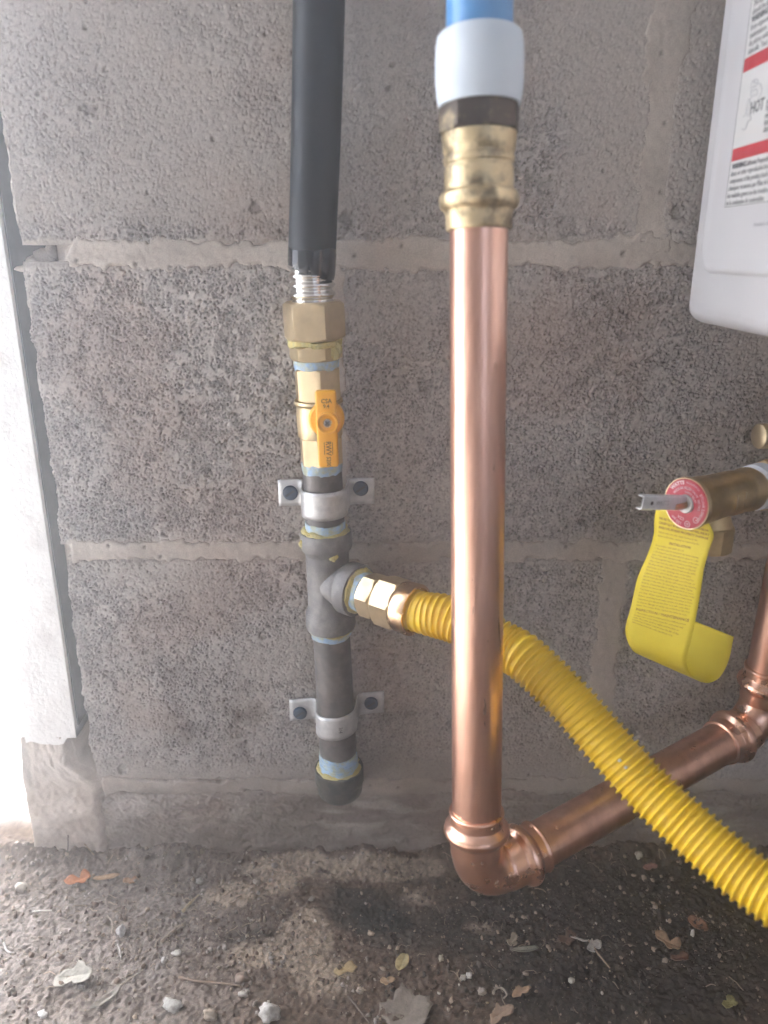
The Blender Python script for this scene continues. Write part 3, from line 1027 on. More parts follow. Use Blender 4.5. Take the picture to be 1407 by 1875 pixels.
# straps that hold the drip leg
def strap(label, cy, lx, ly, rx, ry, band, scr_l, scr_r, m=M_STEEL):
    t = GA.t_py(cy)
    c = GA.pt(t)
    root = thing('pipe_strap', label, 'pipe strap', (c.x, -0.001, c.z), 'steel straps clamping the iron pipe')
    L, Rr = at(lx[0], ly, 0.5185), at(rx[1], ry, 0.5185)
    hw = band / 2
    rad = 0.0149
    yc = c.y
    prof = []
    yw = -0.0019
    slope = (Rr.z - L.z) / (Rr.x - L.x)
    prof.append((L.x, yw))
    xl, xr = c.x - rad - 0.0008, c.x + rad + 0.0008
    for k in range(1, 6):
        prof.append((L.x + (xl - 0.004 - L.x) * k / 5, yw))
    prof.append((xl - 0.0012, yw - 0.0012))
    prof.append((xl, yw - 0.004))
    a0 = math.acos(max(-1, min(1, -1.0)))
    for k in range(0, 25):
        a = math.pi - math.pi * k / 24
        prof.append((c.x + rad * math.cos(a), min(yc - rad * math.sin(a), yw - 0.005)))
    prof.append((xr, yw - 0.004))
    prof.append((xr + 0.0012, yw - 0.0012))
    for k in range(0, 6):
        prof.append((xr + 0.004 + (Rr.x - xr - 0.004) * k / 5, yw))
    vs, fs = [], []
    ncol = 6
    for i, (x, y) in enumerate(prof):
        zc = c.z + (x - c.x) * slope
        for j in range(ncol + 1):
            w = -hw + 2 * hw * j / ncol
            vs.append(Vector((x, y, zc + w)))
    for i in range(len(prof) - 1):
        for j in range(ncol):
            a = i * (ncol + 1) + j
            fs.append((a, a + 1, a + ncol + 2, a + ncol + 1))
    bmx = bmesh.new()
    me = MB().add(vs, fs).mesh('band', True, 45)
    o = part('band', me, m, root)
    md = o.modifiers.new('thickness', 'SOLIDIFY')
    md.thickness = 0.0011
    md.offset = 0
    # screws
    for (sx_, sy_) in (scr_l, scr_r):
        p = at(sx_, sy_, 0.5175)
        A = Axis(p, p + Vector((0, -1, 0)), (0, 0, 1))
        so = part('screw', MB().lathe(A, [(-0.003, 0.0052), (0.0012, 0.0053), (0.0022, 0.0047), (0.0026, 0.0036), (0.0026, 0.0)], 28, cap=False).mesh('screw'), M_SCREWBLUE, root)
        F = frame(A.pt(0.00265), (math.cos(0.6), 0, math.sin(0.6)), (-math.sin(0.6), 0, math.cos(0.6)))
        part('screw_slot', MB().box(F, 0.0072, 0.0014, 0.0003).mesh('screw_slot', False), M_PRINT, so)
    return root, c, hw


strap('grey steel pipe strap just below the orange valve lever', 917, (510, 560), 897, (640, 686), 893, 0.0190, (532, 902), (661, 894))
r2, c2, hw2 = strap('shinier steel pipe strap near the capped bottom end of the iron pipe', 1315, (531, 575), 1304, (655, 704), 1288, 0.0185, (550, 1305), (680, 1287), M_STEEL)
tm = MB()
put_text(tm, '3/4', 0.004, frame(c2 + Vector((0.004, -0.0158, 0)), (1, 0.28, 0), (0, 0, 1)) @ rot)
part('lettering', tm.mesh('lettering', False), M_PRINT, r2)

# ------------------------------------------------------------------ yellow flexible hose off the tee
hose = thing('yellow_gas_hose', 'yellow ribbed flexible gas hose leaving the iron tee with brass nuts', 'gas hose', BA.pt(0.03))
part('thread_sealant', MB().lathe(BA, [(0.028, 0.0126), (0.0285, 0.0138), (0.0335, 0.0138), (0.0345, 0.0128)], 40).mesh('thread_sealant'), M_TAPE, hose)
part('hex_adapter', nut(BA, 0.0338, 0.0458, 0.0158, R(10), 0.0015), M_BRASS_PALE, hose)
part('hex_nut', nut(BA, 0.0470, 0.0640, 0.0178, R(10), 0.0024), M_BRASS_PALE, hose)
part('collar', MB().lathe(BA, [(0.0610, 0.0150), (0.0630, 0.0163), (0.0650, 0.0170), (0.0735, 0.0174), (0.0748, 0.0170), (0.0750, 0.0152), (0.0735, 0.0140)], 56, cap=False).mesh('collar', True, 40), M_BRONZE, hose)
hp = [BA.pt(0.066), BA.pt(0.080), at(834, 1136, 0.439)]
for (px, py, s) in ((925, 1183, .472), (966, 1208.5, .463), (1037, 1277, .449), (1090, 1337, .440), (1136.5, 1390, .432), (1177.5, 1435, .425), (1220, 1477, .417), (1260, 1514, .410), (1338, 1583, .396), (1410, 1637, .383), (1500, 1695, .368), (1640, 1780, .35)):
    v_ = (py - CY) / FPX
    hp.append(at(px, py, s * (CS - v_ * SN)))
P = catmull(hp, 1400)
seg = np.linalg.norm(np.diff(P, axis=0), axis=1)
arc = np.concatenate([[0], np.cumsum(seg)])
PITCH_R = 0.0041
m_ = int(arc[-1] / PITCH_R * 14)
sa = np.linspace(0, arc[-1], m_)
PP = np.stack([np.interp(sa, arc, P[:, k]) for k in range(3)], -1)
for _ in range(3):
    PP[1:-1] = 0.25 * PP[:-2] + 0.5 * PP[1:-1] + 0.25 * PP[2:]
ph = np.abs(((sa / PITCH_R) % 1.0) - 0.5) * 2          # 0 at ridge centre, 1 in the valley
rid = np.sqrt(np.clip(1 - (ph / 0.44) ** 2, 0, 1))
ramp_in = sstep(0.010, 0.030, sa)
rr = 0.0126 + 0.0022 * rid * (0.45 + 0.55 * ramp_in)
part('ribbed_hose', MB().tube([Vector(p) for p in PP], rr, 40).mesh('ribbed_hose', True, None), M_YHOSE, hose)
mb = MB()
for q in (int(m_ * 0.53), int(m_ * 0.545)):
    pp = Vector(PP[q])
    d = (CAM - pp).normalized()
    v, f = lump(pp + d * 0.0143 + Vector((-0.002, 0, 0.001)), 0.0009, q, (1.1, .6, 1), 2)
    mb.add(v, f)
part('speck', mb.mesh('speck'), M_PTFE, hose)

# ------------------------------------------------------------------ copper water pipe
CU_T, CU_B = at(877, 430, 0.4057), at(873, 1480, 0.3735)
CA = Axis(CU_T, CU_B)
RCU = 0.0143
C1 = CA.pt(CA.t_py(1612))
C2 = at(1388, 1322, 0.487)
HA = Axis(C1, C2, (0, -0.3, 1))
UP = (C2 + Vector((0.004, -0.004, 0.3)))
RA = Axis(C2, UP)
copper = thing('copper_water_pipe', 'shiny copper pipe running down, turning low and rising again at the right', 'water pipe', C1 - Vector((0, 0, 0.015)))
t0, t1 = CA.t_py(415), CA.t_py(1500)
part('pipe', MB().lathe(CA, [(t0 + (t1 - t0) * i / 30, RCU) for i in range(31)], 64).mesh('pipe'), M_COPPER, copper)
Lh = (C2 - C1).length
part('pipe', MB().lathe(HA, [(0.03, RCU), (Lh - 0.03, RCU)], 64).mesh('pipe'), M_COPPER, copper)
part('pipe', MB().lathe(RA, [(0.03, RCU), (0.163, RCU)], 64).mesh('pipe'), M_COPPER, copper)


def press_elbow(A, corner, din, dout, L1, L2, Rb=0.021):
    """press-fit elbow: socket with a bead at both ends and a smooth bend between"""
    din, dout = Vector(din).normalized(), Vector(dout).normalized()
    p0 = corner - din * L1
    p3 = corner + dout * L2
    a = corner - din * Rb
    c = corner + dout * Rb
    pts = []
    for k in range(40):
        pts.append(p0 + (a - p0) * k / 40)
    for k in range(41):
        t = k / 40
        # rational quadratic ~ circular arc
        w = 0.75
        den = (1 - t) ** 2 + 2 * w * t * (1 - t) + t * t
        pts.append((a * (1 - t) ** 2 + corner * (2 * w * t * (1 - t)) + c * t * t) / den)
    for k in range(1, 41):
        pts.append(c + (p3 - c) * k / 40)
    ar = [0]
    for i in range(1, len(pts)):
        ar.append(ar[-1] + (pts[i] - pts[i - 1]).length)
    tot = ar[-1]

    def rad(s):
        prof = [(0, 0.0150), (0.0006, 0.0162), (0.0018, 0.0162), (0.0030, 0.0156), (0.0075, 0.0157), (0.0090, 0.0172), (0.0105, 0.0188), (0.0128, 0.0194), (0.0150, 0.0188), (0.0166, 0.0174),
                (0.0180, 0.0160), (0.0240, 0.0157), (0.0270, 0.0155), (0.0290, 0.0149), (0.0320, 0.0147), (9, 0.0147)]
        return float(np.interp(s, [q[0] for q in prof], [q[1] for q in prof]))
    # resample evenly
    n = 190
    S = np.linspace(0, tot, n)
    arr = np.array([p[:] for p in pts])
    Q = np.stack([np.interp(S, ar, arr[:, k]) for k in range(3)], -1)
    rr = [rad(min(s, tot - s)) for s in S]
    return MB().tube([Vector(q) for q in Q], rr, 56).mesh('elbow', True, 60)


L1 = (C1 - CA.pt(CA.t_py(1482))).length
part('elbow', press_elbow(CA, C1, CA.d, HA.d, L1, 0.047), M_COPPER_FIT, copper)
part('elbow', press_elbow(HA, C2, HA.d, RA.d, 0.040, 0.046), M_COPPER_FIT, copper)
tee2 = MB().lathe(RA, [(0.150, 0.0157), (0.156, 0.0157), (0.159, 0.0186), (0.164, 0.0186), (0.167, 0.0158), (0.215, 0.0158), (0.218, 0.0186), (0.223, 0.0186), (0.226, 0.0157), (0.232, 0.0157)], 48)
part('tee', tee2.mesh('tee'), M_BRASS_CAST, copper)
part('pipe', MB().lathe(RA, [(0.225, RCU), (0.34, RCU)], 48).mesh('pipe'), M_COPPER, copper)

# blue tube, milky ring, brass adapter above the copper
blue = thing('blue_water_tube', 'blue plastic water tube in a milky white ring above the copper pipe', 'water pipe', CA.pt(CA.t_py(55)))
lathe_px('tube', CA, [(-1500, 124), (-200, 124), (200, 121)], M_PEX, blue, 48)
pr = prof_px(CA, [(62, 122), (63, 148), (68, 156), (85, 161), (110, 163), (150, 162), (175, 158), (190, 152), (196, 149), (197, 120)])
part('expansion_ring', MB().lathe(CA, pr, 64).mesh('expansion_ring', True, 45), M_WHITE_RING, blue)
adapter = thing('brass_adapter', 'stained brass adapter blackened at its top joining blue tube to copper', 'pipe fitting', CA.pt(CA.t_py(420)))
t0, t1 = CA.t_py(196), CA.t_py(247)
part('hex_shoulder', nut(CA, t0, t1, CA.r_px((t0 + t1) / 2, 152), R(8), 0.0015, 8), M_BRASS_BLACK, adapter)
lathe_px('body', CA, [(244, 120), (246, 137), (262, 135), (280, 131), (283, 127), (288, 127), (291, 131), (300, 129), (303, 124), (308, 124), (311, 128), (322, 127), (336, 126), (345, 125), (350, 128), (353, 138), (358, 145), (366, 147), (374, 146), (381, 140), (385, 130), (389, 124), (396, 122), (412, 121), (420, 120), (422, 117), (423, 104)], M_BRASS_DIRTY, adapter, 56)

# ------------------------------------------------------------------ water heater
XP = 0.189
heater = thing('water_heater', 'white wall hung water heater casing with warning label on its side', 'water heater', (XP + 0.17, -0.12, 0.44))
zb = at_x(1255, 590, XP).z
yb = at_x(1252, 560, XP).y
b = MB().box(Matrix.Translation((XP + 0.175, (yb - 0.245) / 2, zb + 0.31)), 0.35, yb + 0.245, 0.62, 0.011, 5)
casing = part('casing', b.mesh('casing', True, 60), M_HEATER, heater)
b = MB().box(Matrix.Translation((XP + 0.175, -0.006, zb + 0.35)), 0.24, 0.012, 0.3)
part('mounting_bracket', b.mesh('mounting_bracket', False), M_STEEL, heater)
# raised side panel with rounded corners
yp = at_x(1291, 430, XP).y
zp = at_x(1340, 503, XP).z


def rrect(y0, y1, z0, z1, r, n=10):
    out = []
    for (cy, cz, a0) in ((y0 - r, z0 + r, 180), (y0 - r, z1 - r, 90), (y1 + r, z1 - r, 0), (y1 + r, z0 + r, 270)):
        for k in range(n + 1):
            a = R(a0 - 90 * k / n + 90)
            out.append((cy, cz, a))
    return out


def panel(y0, y1, z0, z1, r, levels):
    """y0 rear (larger), y1 front; levels: (inset, x)"""
    vs, fs = [], []
    n = 12
    rows = []
    for ins, x in levels:
        row = []
        Y0, Y1, Z0, Z1, rr_ = y0 - ins, y1 + ins, z0 + ins, z1 - ins, max(r - ins, 0.002)
        for (cy, cz, a0) in ((Y0 - rr_, Z0 + rr_, -90), (Y0 - rr_, Z1 - rr_, 0), (Y1 + rr_, Z1 - rr_, 90), (Y1 + rr_, Z0 + rr_, 180)):
            for k in range(n + 1):
                a = R(a0 + 90 * k / n)
                row.append((x, cy + rr_ * math.cos(a), cz + rr_ * math.sin(a)))
        rows.append(row)
    N = len(rows[0])
    for row in rows:
        vs += row
    for i in range(len(rows) - 1):
        for k in range(N):
            k2 = (k + 1) % N
            fs.append((i * N + k, i * N + k2, (i + 1) * N + k2, (i + 1) * N + k))
    fs.append(tuple((len(rows) - 1) * N + k for k in range(N)))
    return MB().add(vs, fs).mesh('panel', True, 50)


me = panel(yp, -0.235, zp, zb + 0.60, 0.017, [(0, XP + 0.001), (0, XP - 0.0004), (0.0006, XP - 0.0012), (0.002, XP - 0.0018), (0.004, XP - 0.0019), (0.0075, XP - 0.0013), (0.0095, XP - 0.0012)])
side = part('side_panel', me, M_HEATER, heater)
XL = XP - 0.0012 - 0.0002
lb = at_x(1327, 382, XL)
lt_y = lb.y
lF = lambda y, z, x=XL: frame((x, y, z), (0, -1, 0), (0, 0, 1))
label = part('warning_label', MB().box(lF(lt_y - 0.07, lb.z + 0.15), 0.14, 0.30, 0.0003).mesh('warning_label', False), M_LABEL, side) if False else None
lab = MB().box(lF(lt_y - 0.07, lb.z + 0.15), 0.14, 0.30, 0.0003)
label = part('warning_label', lab.mesh('warning_label', False), M_LABEL, heater, 'white warning label with red bands')
zz = XL - 0.0002
pm = MB()


def Lp(px, py):
    return at_x(px, py, zz)


pm.box(lF(lt_y - 0.0006, lb.z + 0.15, zz), 0.0003, 0.298, 0.0001)
pm.box(lF(lt_y - 0.07, lb.z + 0.0006, zz), 0.139, 0.0003, 0.0001)
zl = [Lp(1341, 306 + 13.4 * k).z for k in range(6)]
lines = ['WARNING: California Proposition 65', 'dness or other reproductive harm. Fuels used', 'components of the product itself may cause', "chimiques reconnues par l'État de la Californie", 'des maladies graves ou des troubles du', 'de la combustion de combustibles']
for k, s in enumerate(lines):
    p = Lp(1341 - k * 2.2, 306 + 13.4 * k)
    if k == 0:
        put_text(pm, 'WARNING:', 0.0036, lF(p.y, p.z, zz), 'LEFT', 0.9, 0.00012)
        put_text(pm, 'California Proposition 65', 0.0036, lF(p.y - 0.0158, p.z, zz), 'LEFT', 0.9)
    else:
        put_text(pm, s, 0.0036, lF(p.y, p.z, zz), 'LEFT', 0.9)
ul = [('The burner and', 0), ('should be at a', 0), ('WARNING: Co', 1), ('from exposed', 0), ('maintenance.', 0), ('de pièces métal', 0), ('étincelle. Tout', 0)]
for k, (s, bold) in enumerate(ul):
    p = Lp(1380 - k * 1.6, 8 + 14.6 * k)
    put_text(pm, s, 0.0040, lF(p.y, p.z, zz), 'LEFT', 0.9, 0.00014 if bold else 0.0)
for k, s in enumerate(['avoid contact', 'Pipes and', 'may be hot', 'burns can', 'damage']):
    p = Lp(1404 - k * 1.5, 186 + 13 * k)
    put_text(pm, s, 0.0040, lF(p.y, p.z, zz), 'LEFT', 0.9)
ph_ = Lp(1374, 200)
put_text(pm, 'HOT', 0.0078, lF(ph_.y, ph_.z, zz), 'LEFT', 0.9, 0.00016)
part('print', pm.mesh('print', False), M_PRINT, label)
rm = MB()
for (pa, pb_) in (((1363, 109), (1361, 134)), ((1344, 273), (1340, 296))):
    a_, b_ = Lp(*pa), Lp(*pb_)
    rm.box(lF(lt_y - 0.0709, (a_.z + b_.z) / 2, zz), 0.1385, abs(a_.z - b_.z), 0.0001)
part('red_band', rm.mesh('red_band', False), M_RED, label)
hm = MB()
for stroke in ([(1359, 236), (1365, 237), (1370, 222), (1376, 218), (1372, 210), (1368, 212), (1370, 196), (1374, 180)], [(1361, 214), (1366, 208), (1368, 188), (1372, 182), (1376, 196)],
               [(1376, 180), (1376, 156), (1380, 147), (1388, 146), (1386, 156), (1378, 160)], [(1378, 166), (1386, 164), (1387, 172), (1379, 176)], [(1388, 152), (1394, 156), (1395, 168), (1388, 184)], [(1379, 149), (1386, 152)]):
    Ps = [Lp(*q) for q in stroke]
    Ps = [Vector(q) for q in catmull([p[:] for p in Ps], 14)]
    hm.tube(Ps, 0.00022, 5)
part('hot_pipe_pictogram', hm.mesh('hot_pipe_pictogram', False), M_PRINT_LIGHT, label)
zz2 = XP - 0.0013
fl = MB()
p = at_x(1380, 411, zz2)
put_text(fl, 'Assembled in the', 0.0030, lF(p.y, p.z, zz2), 'LEFT', 0.9)
part('print', fl.mesh('print', False), M_PRINT_LIGHT, side)

# ------------------------------------------------------------------ pressure relief valve on the riser
DC = at(1258, 922, 0.424)
QN = Vector((-0.857, -0.515, 0.0)).normalized()
VX = Axis(DC, DC - QN, (0, 0, 1))          # runs into the valve body
VX.e = VX.c.cross(VX.d)
relief = thing('pressure_relief_valve', 'cast brass pressure relief valve with a red round plate and test lever', 'valve', DC + Vector((0.035, 0.02, -0.03)))
body = MB()
body.lathe(VX, [(0.0008, 0.010), (0.0010, 0.0150), (0.0024, 0.0152), (0.0034, 0.0146), (0.0040, 0.0143), (0.0125, 0.0143), (0.0130, 0.0139), (0.034, 0.0136), (0.041, 0.0136), (0.046, 0.0128), (0.0475, 0.0122), (0.050, 0.0122), (0.053, 0.0136), (0.056, 0.0136), (0.059, 0.0118), (0.066, 0.0112)], 56)
OC = VX.pt(0.0245)
OA = Axis(OC, OC + Vector((0, 0, -1)))
body.lathe(OA, [(0.0, 0.0085), (0.010, 0.0100), (0.0150, 0.0118), (0.0175, 0.0128)], 40, cap=False)
part('body', body.mesh('body', True, 40), M_BRASS_CAST, relief)
bm_ = MB()
for (tt, zz0, ln, tilt) in ((0.0265, 0.0, .0095, 0.0), (0.0345, 0.0030, .0040, 0.0), (0.0345, -0.0030, .0046, 0.6)):
    cdir = (VX.e if VX.e.dot(CAM - DC) > 0 else -VX.e)
    rad_ = 0.0137
    ang_ = R(-4)
    pos = VX.pt(tt) + cdir * (rad_ * math.cos(zz0 / rad_)) + Vector((0, 0, 1)) * (rad_ * math.sin(zz0 / rad_))
    Fm = frame(pos, VX.d * math.cos(tilt) + Vector((0, 0, 1)) * math.sin(tilt), Vector((0, 0, 1)) * math.cos(tilt) - VX.d * math.sin(tilt))
    bm_.box(Fm, 0.0009, ln, 0.0012, 0.0002, 1)
part('casting_mark', bm_.mesh('casting_mark', True, 40), M_BRASS_PALE, relief)
part('outlet', nut(OA, 0.0168, 0.0330, 0.0140, R(10), 0.0012, 8), M_BRASS_CAST, relief)
part('thread_tape', MB().lathe(VX, [(0.0600, 0.0110), (0.0605, 0.0142), (0.070, 0.0146), (0.0705, 0.0110)], 40).mesh('thread_tape'), M_PTFE, relief)
part('union', nut(VX, 0.069, 0.084, 0.0165, R(5), 0.0015), M_BRASS_CAST, relief)
part('rim', MB().lathe(VX, [(-0.0006, 0.0142), (-0.0008, 0.0152), (0.0014, 0.0155), (0.0018, 0.0140)], 64).mesh('rim', True, 30), M_BRASS_PALE, relief)
plate = part('red_plate', MB().lathe(VX, [(0.001, 0.0144), (-0.0009, 0.0145), (-0.0012, 0.0142), (-0.0012, 0.0052)], 64, cap=False).mesh('red_plate', True, 30), M_REDDISC, relief)
part('bushing', MB().lathe(VX, [(0.0, 0.0056), (-0.0016, 0.0056), (-0.0022, 0.0050), (-0.0022, 0.0)], 40, cap=False).mesh('bushing'), M_STEEL, relief)
part('stem', MB().lathe(VX, [(0.0, 0.0024), (-0.0110, 0.0024), (-0.0118, 0.0018), (-0.0119, 0.0)], 24, cap=False).mesh('stem'), M_BRASS, relief)
# lever: bent steel channel
side_v = Vector((QN.y, -QN.x, 0)).normalized()
if side_v.x < 0:
    side_v = -side_v
lev = MB()
ldir = (QN + Vector((0, 0, 0.17))).normalized()
lo = DC + QN * 0.002 + Vector((0, 0, 0.0008))
F = frame(lo + ldir * 0.0195 - side_v * (-0.0012), ldir, (0, 0, 1))
lev.box(F @ Matrix.Translation((0, 0, 0)) , 0.037, 0.0072, 0.0009, 0.0003, 1)
for sgn in (-1, 1):
    lev.box(F @ Matrix.Translation((0, sgn * 0.0036, 0.0019 if F.col[2].xyz.dot(CAM - lo) < 0 else -0.0019)), 0.037, 0.0008, 0.0040, 0.0002, 1)
lever = part('lever', lev.mesh('lever', True, 30), surf('zinc_plate', (0.80, 0.81, 0.82), (0.68, 0.69, 0.70), 0.4, 0.25, 160, (0.4, 0.65), 0.1), relief)
zz_ = 1.0 if F.col[2].xyz.dot(CAM - lo) > 0 else -1.0
hole = MB()
Ah = Axis(F @ Vector((0.011, 0, 0.00047 * zz_)), F @ Vector((0.011, 0, 0.0007 * zz_)), (0, 0, 1))
hole.lathe(Ah, [(0, 0.0011), (0.00012, 0.0011)], 16)
part('hole', hole.mesh('hole'), M_PRINT, lever)
tm = MB()
Ft = F @ Matrix.Translation((0.002, 0, 0.00052 * zz_)) @ Matrix.Rotation(math.pi, 4, 'Z')
if zz_ < 0:
    Ft = F @ Matrix.Translation((0.002, 0, 0.00052 * zz_)) @ Matrix.Rotation(math.pi, 4, 'Y')
put_text(tm, 'WATTS', 0.0040, Ft, sx=0.8, extrude=0.0001)
part('lettering', tm.mesh('lettering', False), M_STEEL, lever)


def ring_text(mb, s, size, r0, a_mid, sx=0.85, offset=0.0, flip=1):
    v, f = text_data(s, size, 'CENTER', offset)
    out = []
    U, W = side_v, Vector((0, 0, 1))
    for p in v:
        a = a_mid - flip * p[0] * sx / r0
        r = r0 + flip * p[1]
        out.append(DC + QN * (0.00135 + p[2]) + U * (r * math.cos(a)) + W * (r * math.sin(a)))
    mb.add(out, f)


rt = MB()
ring_text(rt, 'WATTS', 0.0030, 0.0124, R(125), 1.0, 0.00012)
ring_text(rt, 'LF 3L  psi', 0.0024, 0.0122, R(185))
ring_text(rt, 'REGULATOR CO.', 0.0013, 0.0126, R(72), 1.0)
ring_text(rt, 'BTU/HR 2,000,000', 0.0025, 0.0120, R(0), 0.9)
ring_text(rt, '150 psi', 0.0027, 0.0122, R(248), 1.0)
ring_text(rt, 'PRESSURE RELIEF VALVE', 0.0020, 0.0094, R(95), 0.9)
ring_text(rt, 'SEE TAG', 0.0019, 0.0093, R(10), 0.9)
ring_text(rt, 'SAFETY RELIEF', 0.0017, 0.0069, R(60), 0.9)
ring_text(rt, 'CSA', 0.0026, 0.0092, R(258), 1.0)
for (a_, r_, q) in ((R(285), 0.0118, 0.0017), (R(318), 0.0112, 0.0017)):
    cpt = DC + QN * 0.0014 + side_v * (r_ * math.cos(a_)) + Vector((0, 0, 1)) * (r_ * math.sin(a_))
    ringp = [cpt + side_v * (q * math.cos(2 * math.pi * k / 16)) + Vector((0, 0, 1)) * (q * math.sin(2 * math.pi * k / 16)) for k in range(17)]
    rt.tube(ringp, 0.00018, 5)
    ring_text(rt, 'SE' if q and a_ < R(300) else '+', 0.0019, r_, a_, 0.9)
part('lettering', rt.mesh('lettering', False), M_WHITEPRINT, plate)

# small brass port of the service valve above it
sp = at(1388, 799, 0.455)
PA = Axis(sp, sp + Vector((0.97, 0.16, 0.0)), (0, 0, 1))
PA.e = PA.c.cross(PA.d)
port = thing('service_port', 'small blurred brass pipe stub poking in at the right edge above the relief valve', 'pipe fitting', PA.pt(0.03))
part('cap', MB().lathe(PA, [(0.0, 0.0068), (0.0004, 0.0074), (0.0010, 0.0076), (0.022, 0.0077), (0.0225, 0.0070)], 36).mesh('cap'), M_BRASS_PALE, port)
part('neck', MB().lathe(PA, [(0.021, 0.0066), (0.055, 0.0066)], 36).mesh('neck'), M_BRASS, port)

# ------------------------------------------------------------------ yellow tag hanging from the relief valve
Ltop = [(1204, 922, .446), (1199, 950, .445), (1197, 982, .444), (1186, 1016, .443), (1168, 1058, .442), (1156, 1110, .441), (1147, 1142, .441), (1146, 1158, .4405)]
Rtop = [(1292, 948, .421), (1307, 978, .419), (1300, 1004, .418), (1290, 1040, .417), (1283, 1085, .416), (1274, 1135, .415), (1262, 1188, .414), (1258, 1206, .414)]
Lw = [at(*q) for q in Ltop]
Rw = [at(*q) for q in Rtop]
dLR = Lw[-1] - Rw[-1]
curl = [(1260, 1224, .415), (1267, 1238, .418), (1280, 1247, .423), (1300, 1250, .430), (1320, 1238, .436), (1335, 1208, .440), (1344, 1166, .443)]
for q in curl:
    p = at(*q)
    Rw.append(p)
    Lw.append(p + dLR * 0.98)
NR = 90
Lc, Rc = catmull([p[:] for p in Lw], NR), catmull([p[:] for p in Rw], NR)
mid = (Lc + Rc) / 2
ta = np.concatenate([[0], np.cumsum(np.linalg.norm(np.diff(mid, axis=0), axis=1))])
TW = float(np.mean(np.linalg.norm(Lc[5:40] - Rc[5:40], axis=1)))


def tag_pt(u, a):
    """u 0..1 across, a metres down the strip"""
    l = np.array([np.interp(a, ta, Lc[:, k]) for k in range(3)])
    r = np.array([np.interp(a, ta, Rc[:, k]) for k in range(3)])
    return l + (r - l) * u


def tag_n(u, a):
    e = 0.0008
    du = tag_pt(u + 0.02, a) - tag_pt(u - 0.02, a)
    dv = tag_pt(u, a + e) - tag_pt(u, a - e)
    n = np.cross(dv, du)
    n = n / np.linalg.norm(n)
    return n


n0 = tag_n(0.5, 0.02)
sgn = 1.0 if Vector(n0).dot(CAM - Vector(tag_pt(0.5, 0.02))) > 0 else -1.0
vs, fs = [], []
NCOL = 10
for i in range(NR):
    for j in range(NCOL + 1):
        u = j / NCOL
        p = Lc[i] + (Rc[i] - Lc[i]) * u
        vs.append(p)
for i in range(NR - 1):
    for j in range(NCOL):
        a = i * (NCOL + 1) + j
        fs.append((a, a + 1, a + NCOL + 2, a + NCOL + 1))
tag = thing('warning_tag', 'curled yellow paper tag of brown print hanging under the red plate', 'tag', DC + Vector((0, 0.008, 0)))
tp = part('paper', MB().add(vs, fs).mesh('paper', True, None), M_TAG, tag)
md = tp.modifiers.new('thickness', 'SOLIDIFY')
md.thickness = 0.0002
md.offset = 0
big = ['FAILURE TO COMPLY WITH INSTRUCTIONS BELOW', 'CAREFULLY IN SERIOUS PERSONAL INJURY', 'AND/OR SEVERE PROPERTY DAMAGE']
small = ['Follow valve in a safe, clean location to the', 'boiler in the same capacity as required by the']
body_l = ['In accordance with ANSI Z21.22', '1. The valve must be installed in the boiler tapping.', '2. Discharge from the valve must be piped to a safe', 'place of the same diameter as the outlet of the valve.', 'The discharge line must be as short as possible and', 'slope down from the valve to the point of disposal.', 'No shut-off valve shall be placed between the valve', 'and boiler, or on the discharge line of the valve.',
          'Threads at the end of the line shall not be used for', 'reducing couplings. Excessive length over 30 feet, or', 'use of more than four elbows will reduce the relieving', 'capacity of the valve. Do not plug the outlet. Piping', 'must be of material able to withstand 250 F or more.', 'Support the line so that no weight is on the valve body.', 'Test lever at least once a year to be sure waterways', 'are clear. Water may be extremely hot when it flows.', 'Before operating lever make certain the drain line is', 'connected and directs the flow to a safe open drain', 'so that no damage or injury can result from the hot', 'water. If no water flows, replace the valve at once.']
tail = ['1. The boiler must be inspected by a skilled person', 'at least once every three years for corrosion and', 'scale. The valve shall be replaced if needed, as', 'conditions of water may shorten the life of the', 'valve and prevent the safe operation of it.']
tm = MB()


def tag_line(s, a, size, align='LEFT', u0=0.08, offset=0.0, umax=0.93):
    v, f = text_data(s, size, align, offset, 0.00002, 1)
    if not len(v):
        return
    w = v[:, 0].max() - min(v[:, 0].min(), 0)
    k = min(1.0, (umax - u0) * TW / w) if align == 'LEFT' else min(1.0, 0.86 * TW / w)
    out = []
    for p in v:
        u = (u0 if align == 'LEFT' else 0.5) + p[0] * k / TW
        aa = a - p[1]
        q = tag_pt(u, aa) + sgn * tag_n(u, aa) * (0.00016 + p[2])
        out.append(Vector(q))
    tm.add(out, f)


a = 0.0085
for s in big:
    tag_line(s, a, 0.0019, offset=0.00005)
    a += 0.0026
for s in small:
    tag_line(s, a, 0.0015)
    a += 0.0022
a += 0.0010
tag_line('INSTALLATION', a, 0.0021, 'CENTER', offset=0.00005)
a += 0.0027
SP = (ta[-1] * 0.0 + 0.00205)
for s in body_l:
    tag_line(s, a, 0.00145)
    a += SP
a += 0.0010
tag_line('INSPECTION / MAINTENANCE', a, 0.0023, 'CENTER', offset=0.00005)
a += 0.0026
for s in tail:
    tag_line(s, a, 0.00145)
    a += SP
part('print', tm.mesh('print', False), M_TAGPRINT, tp)

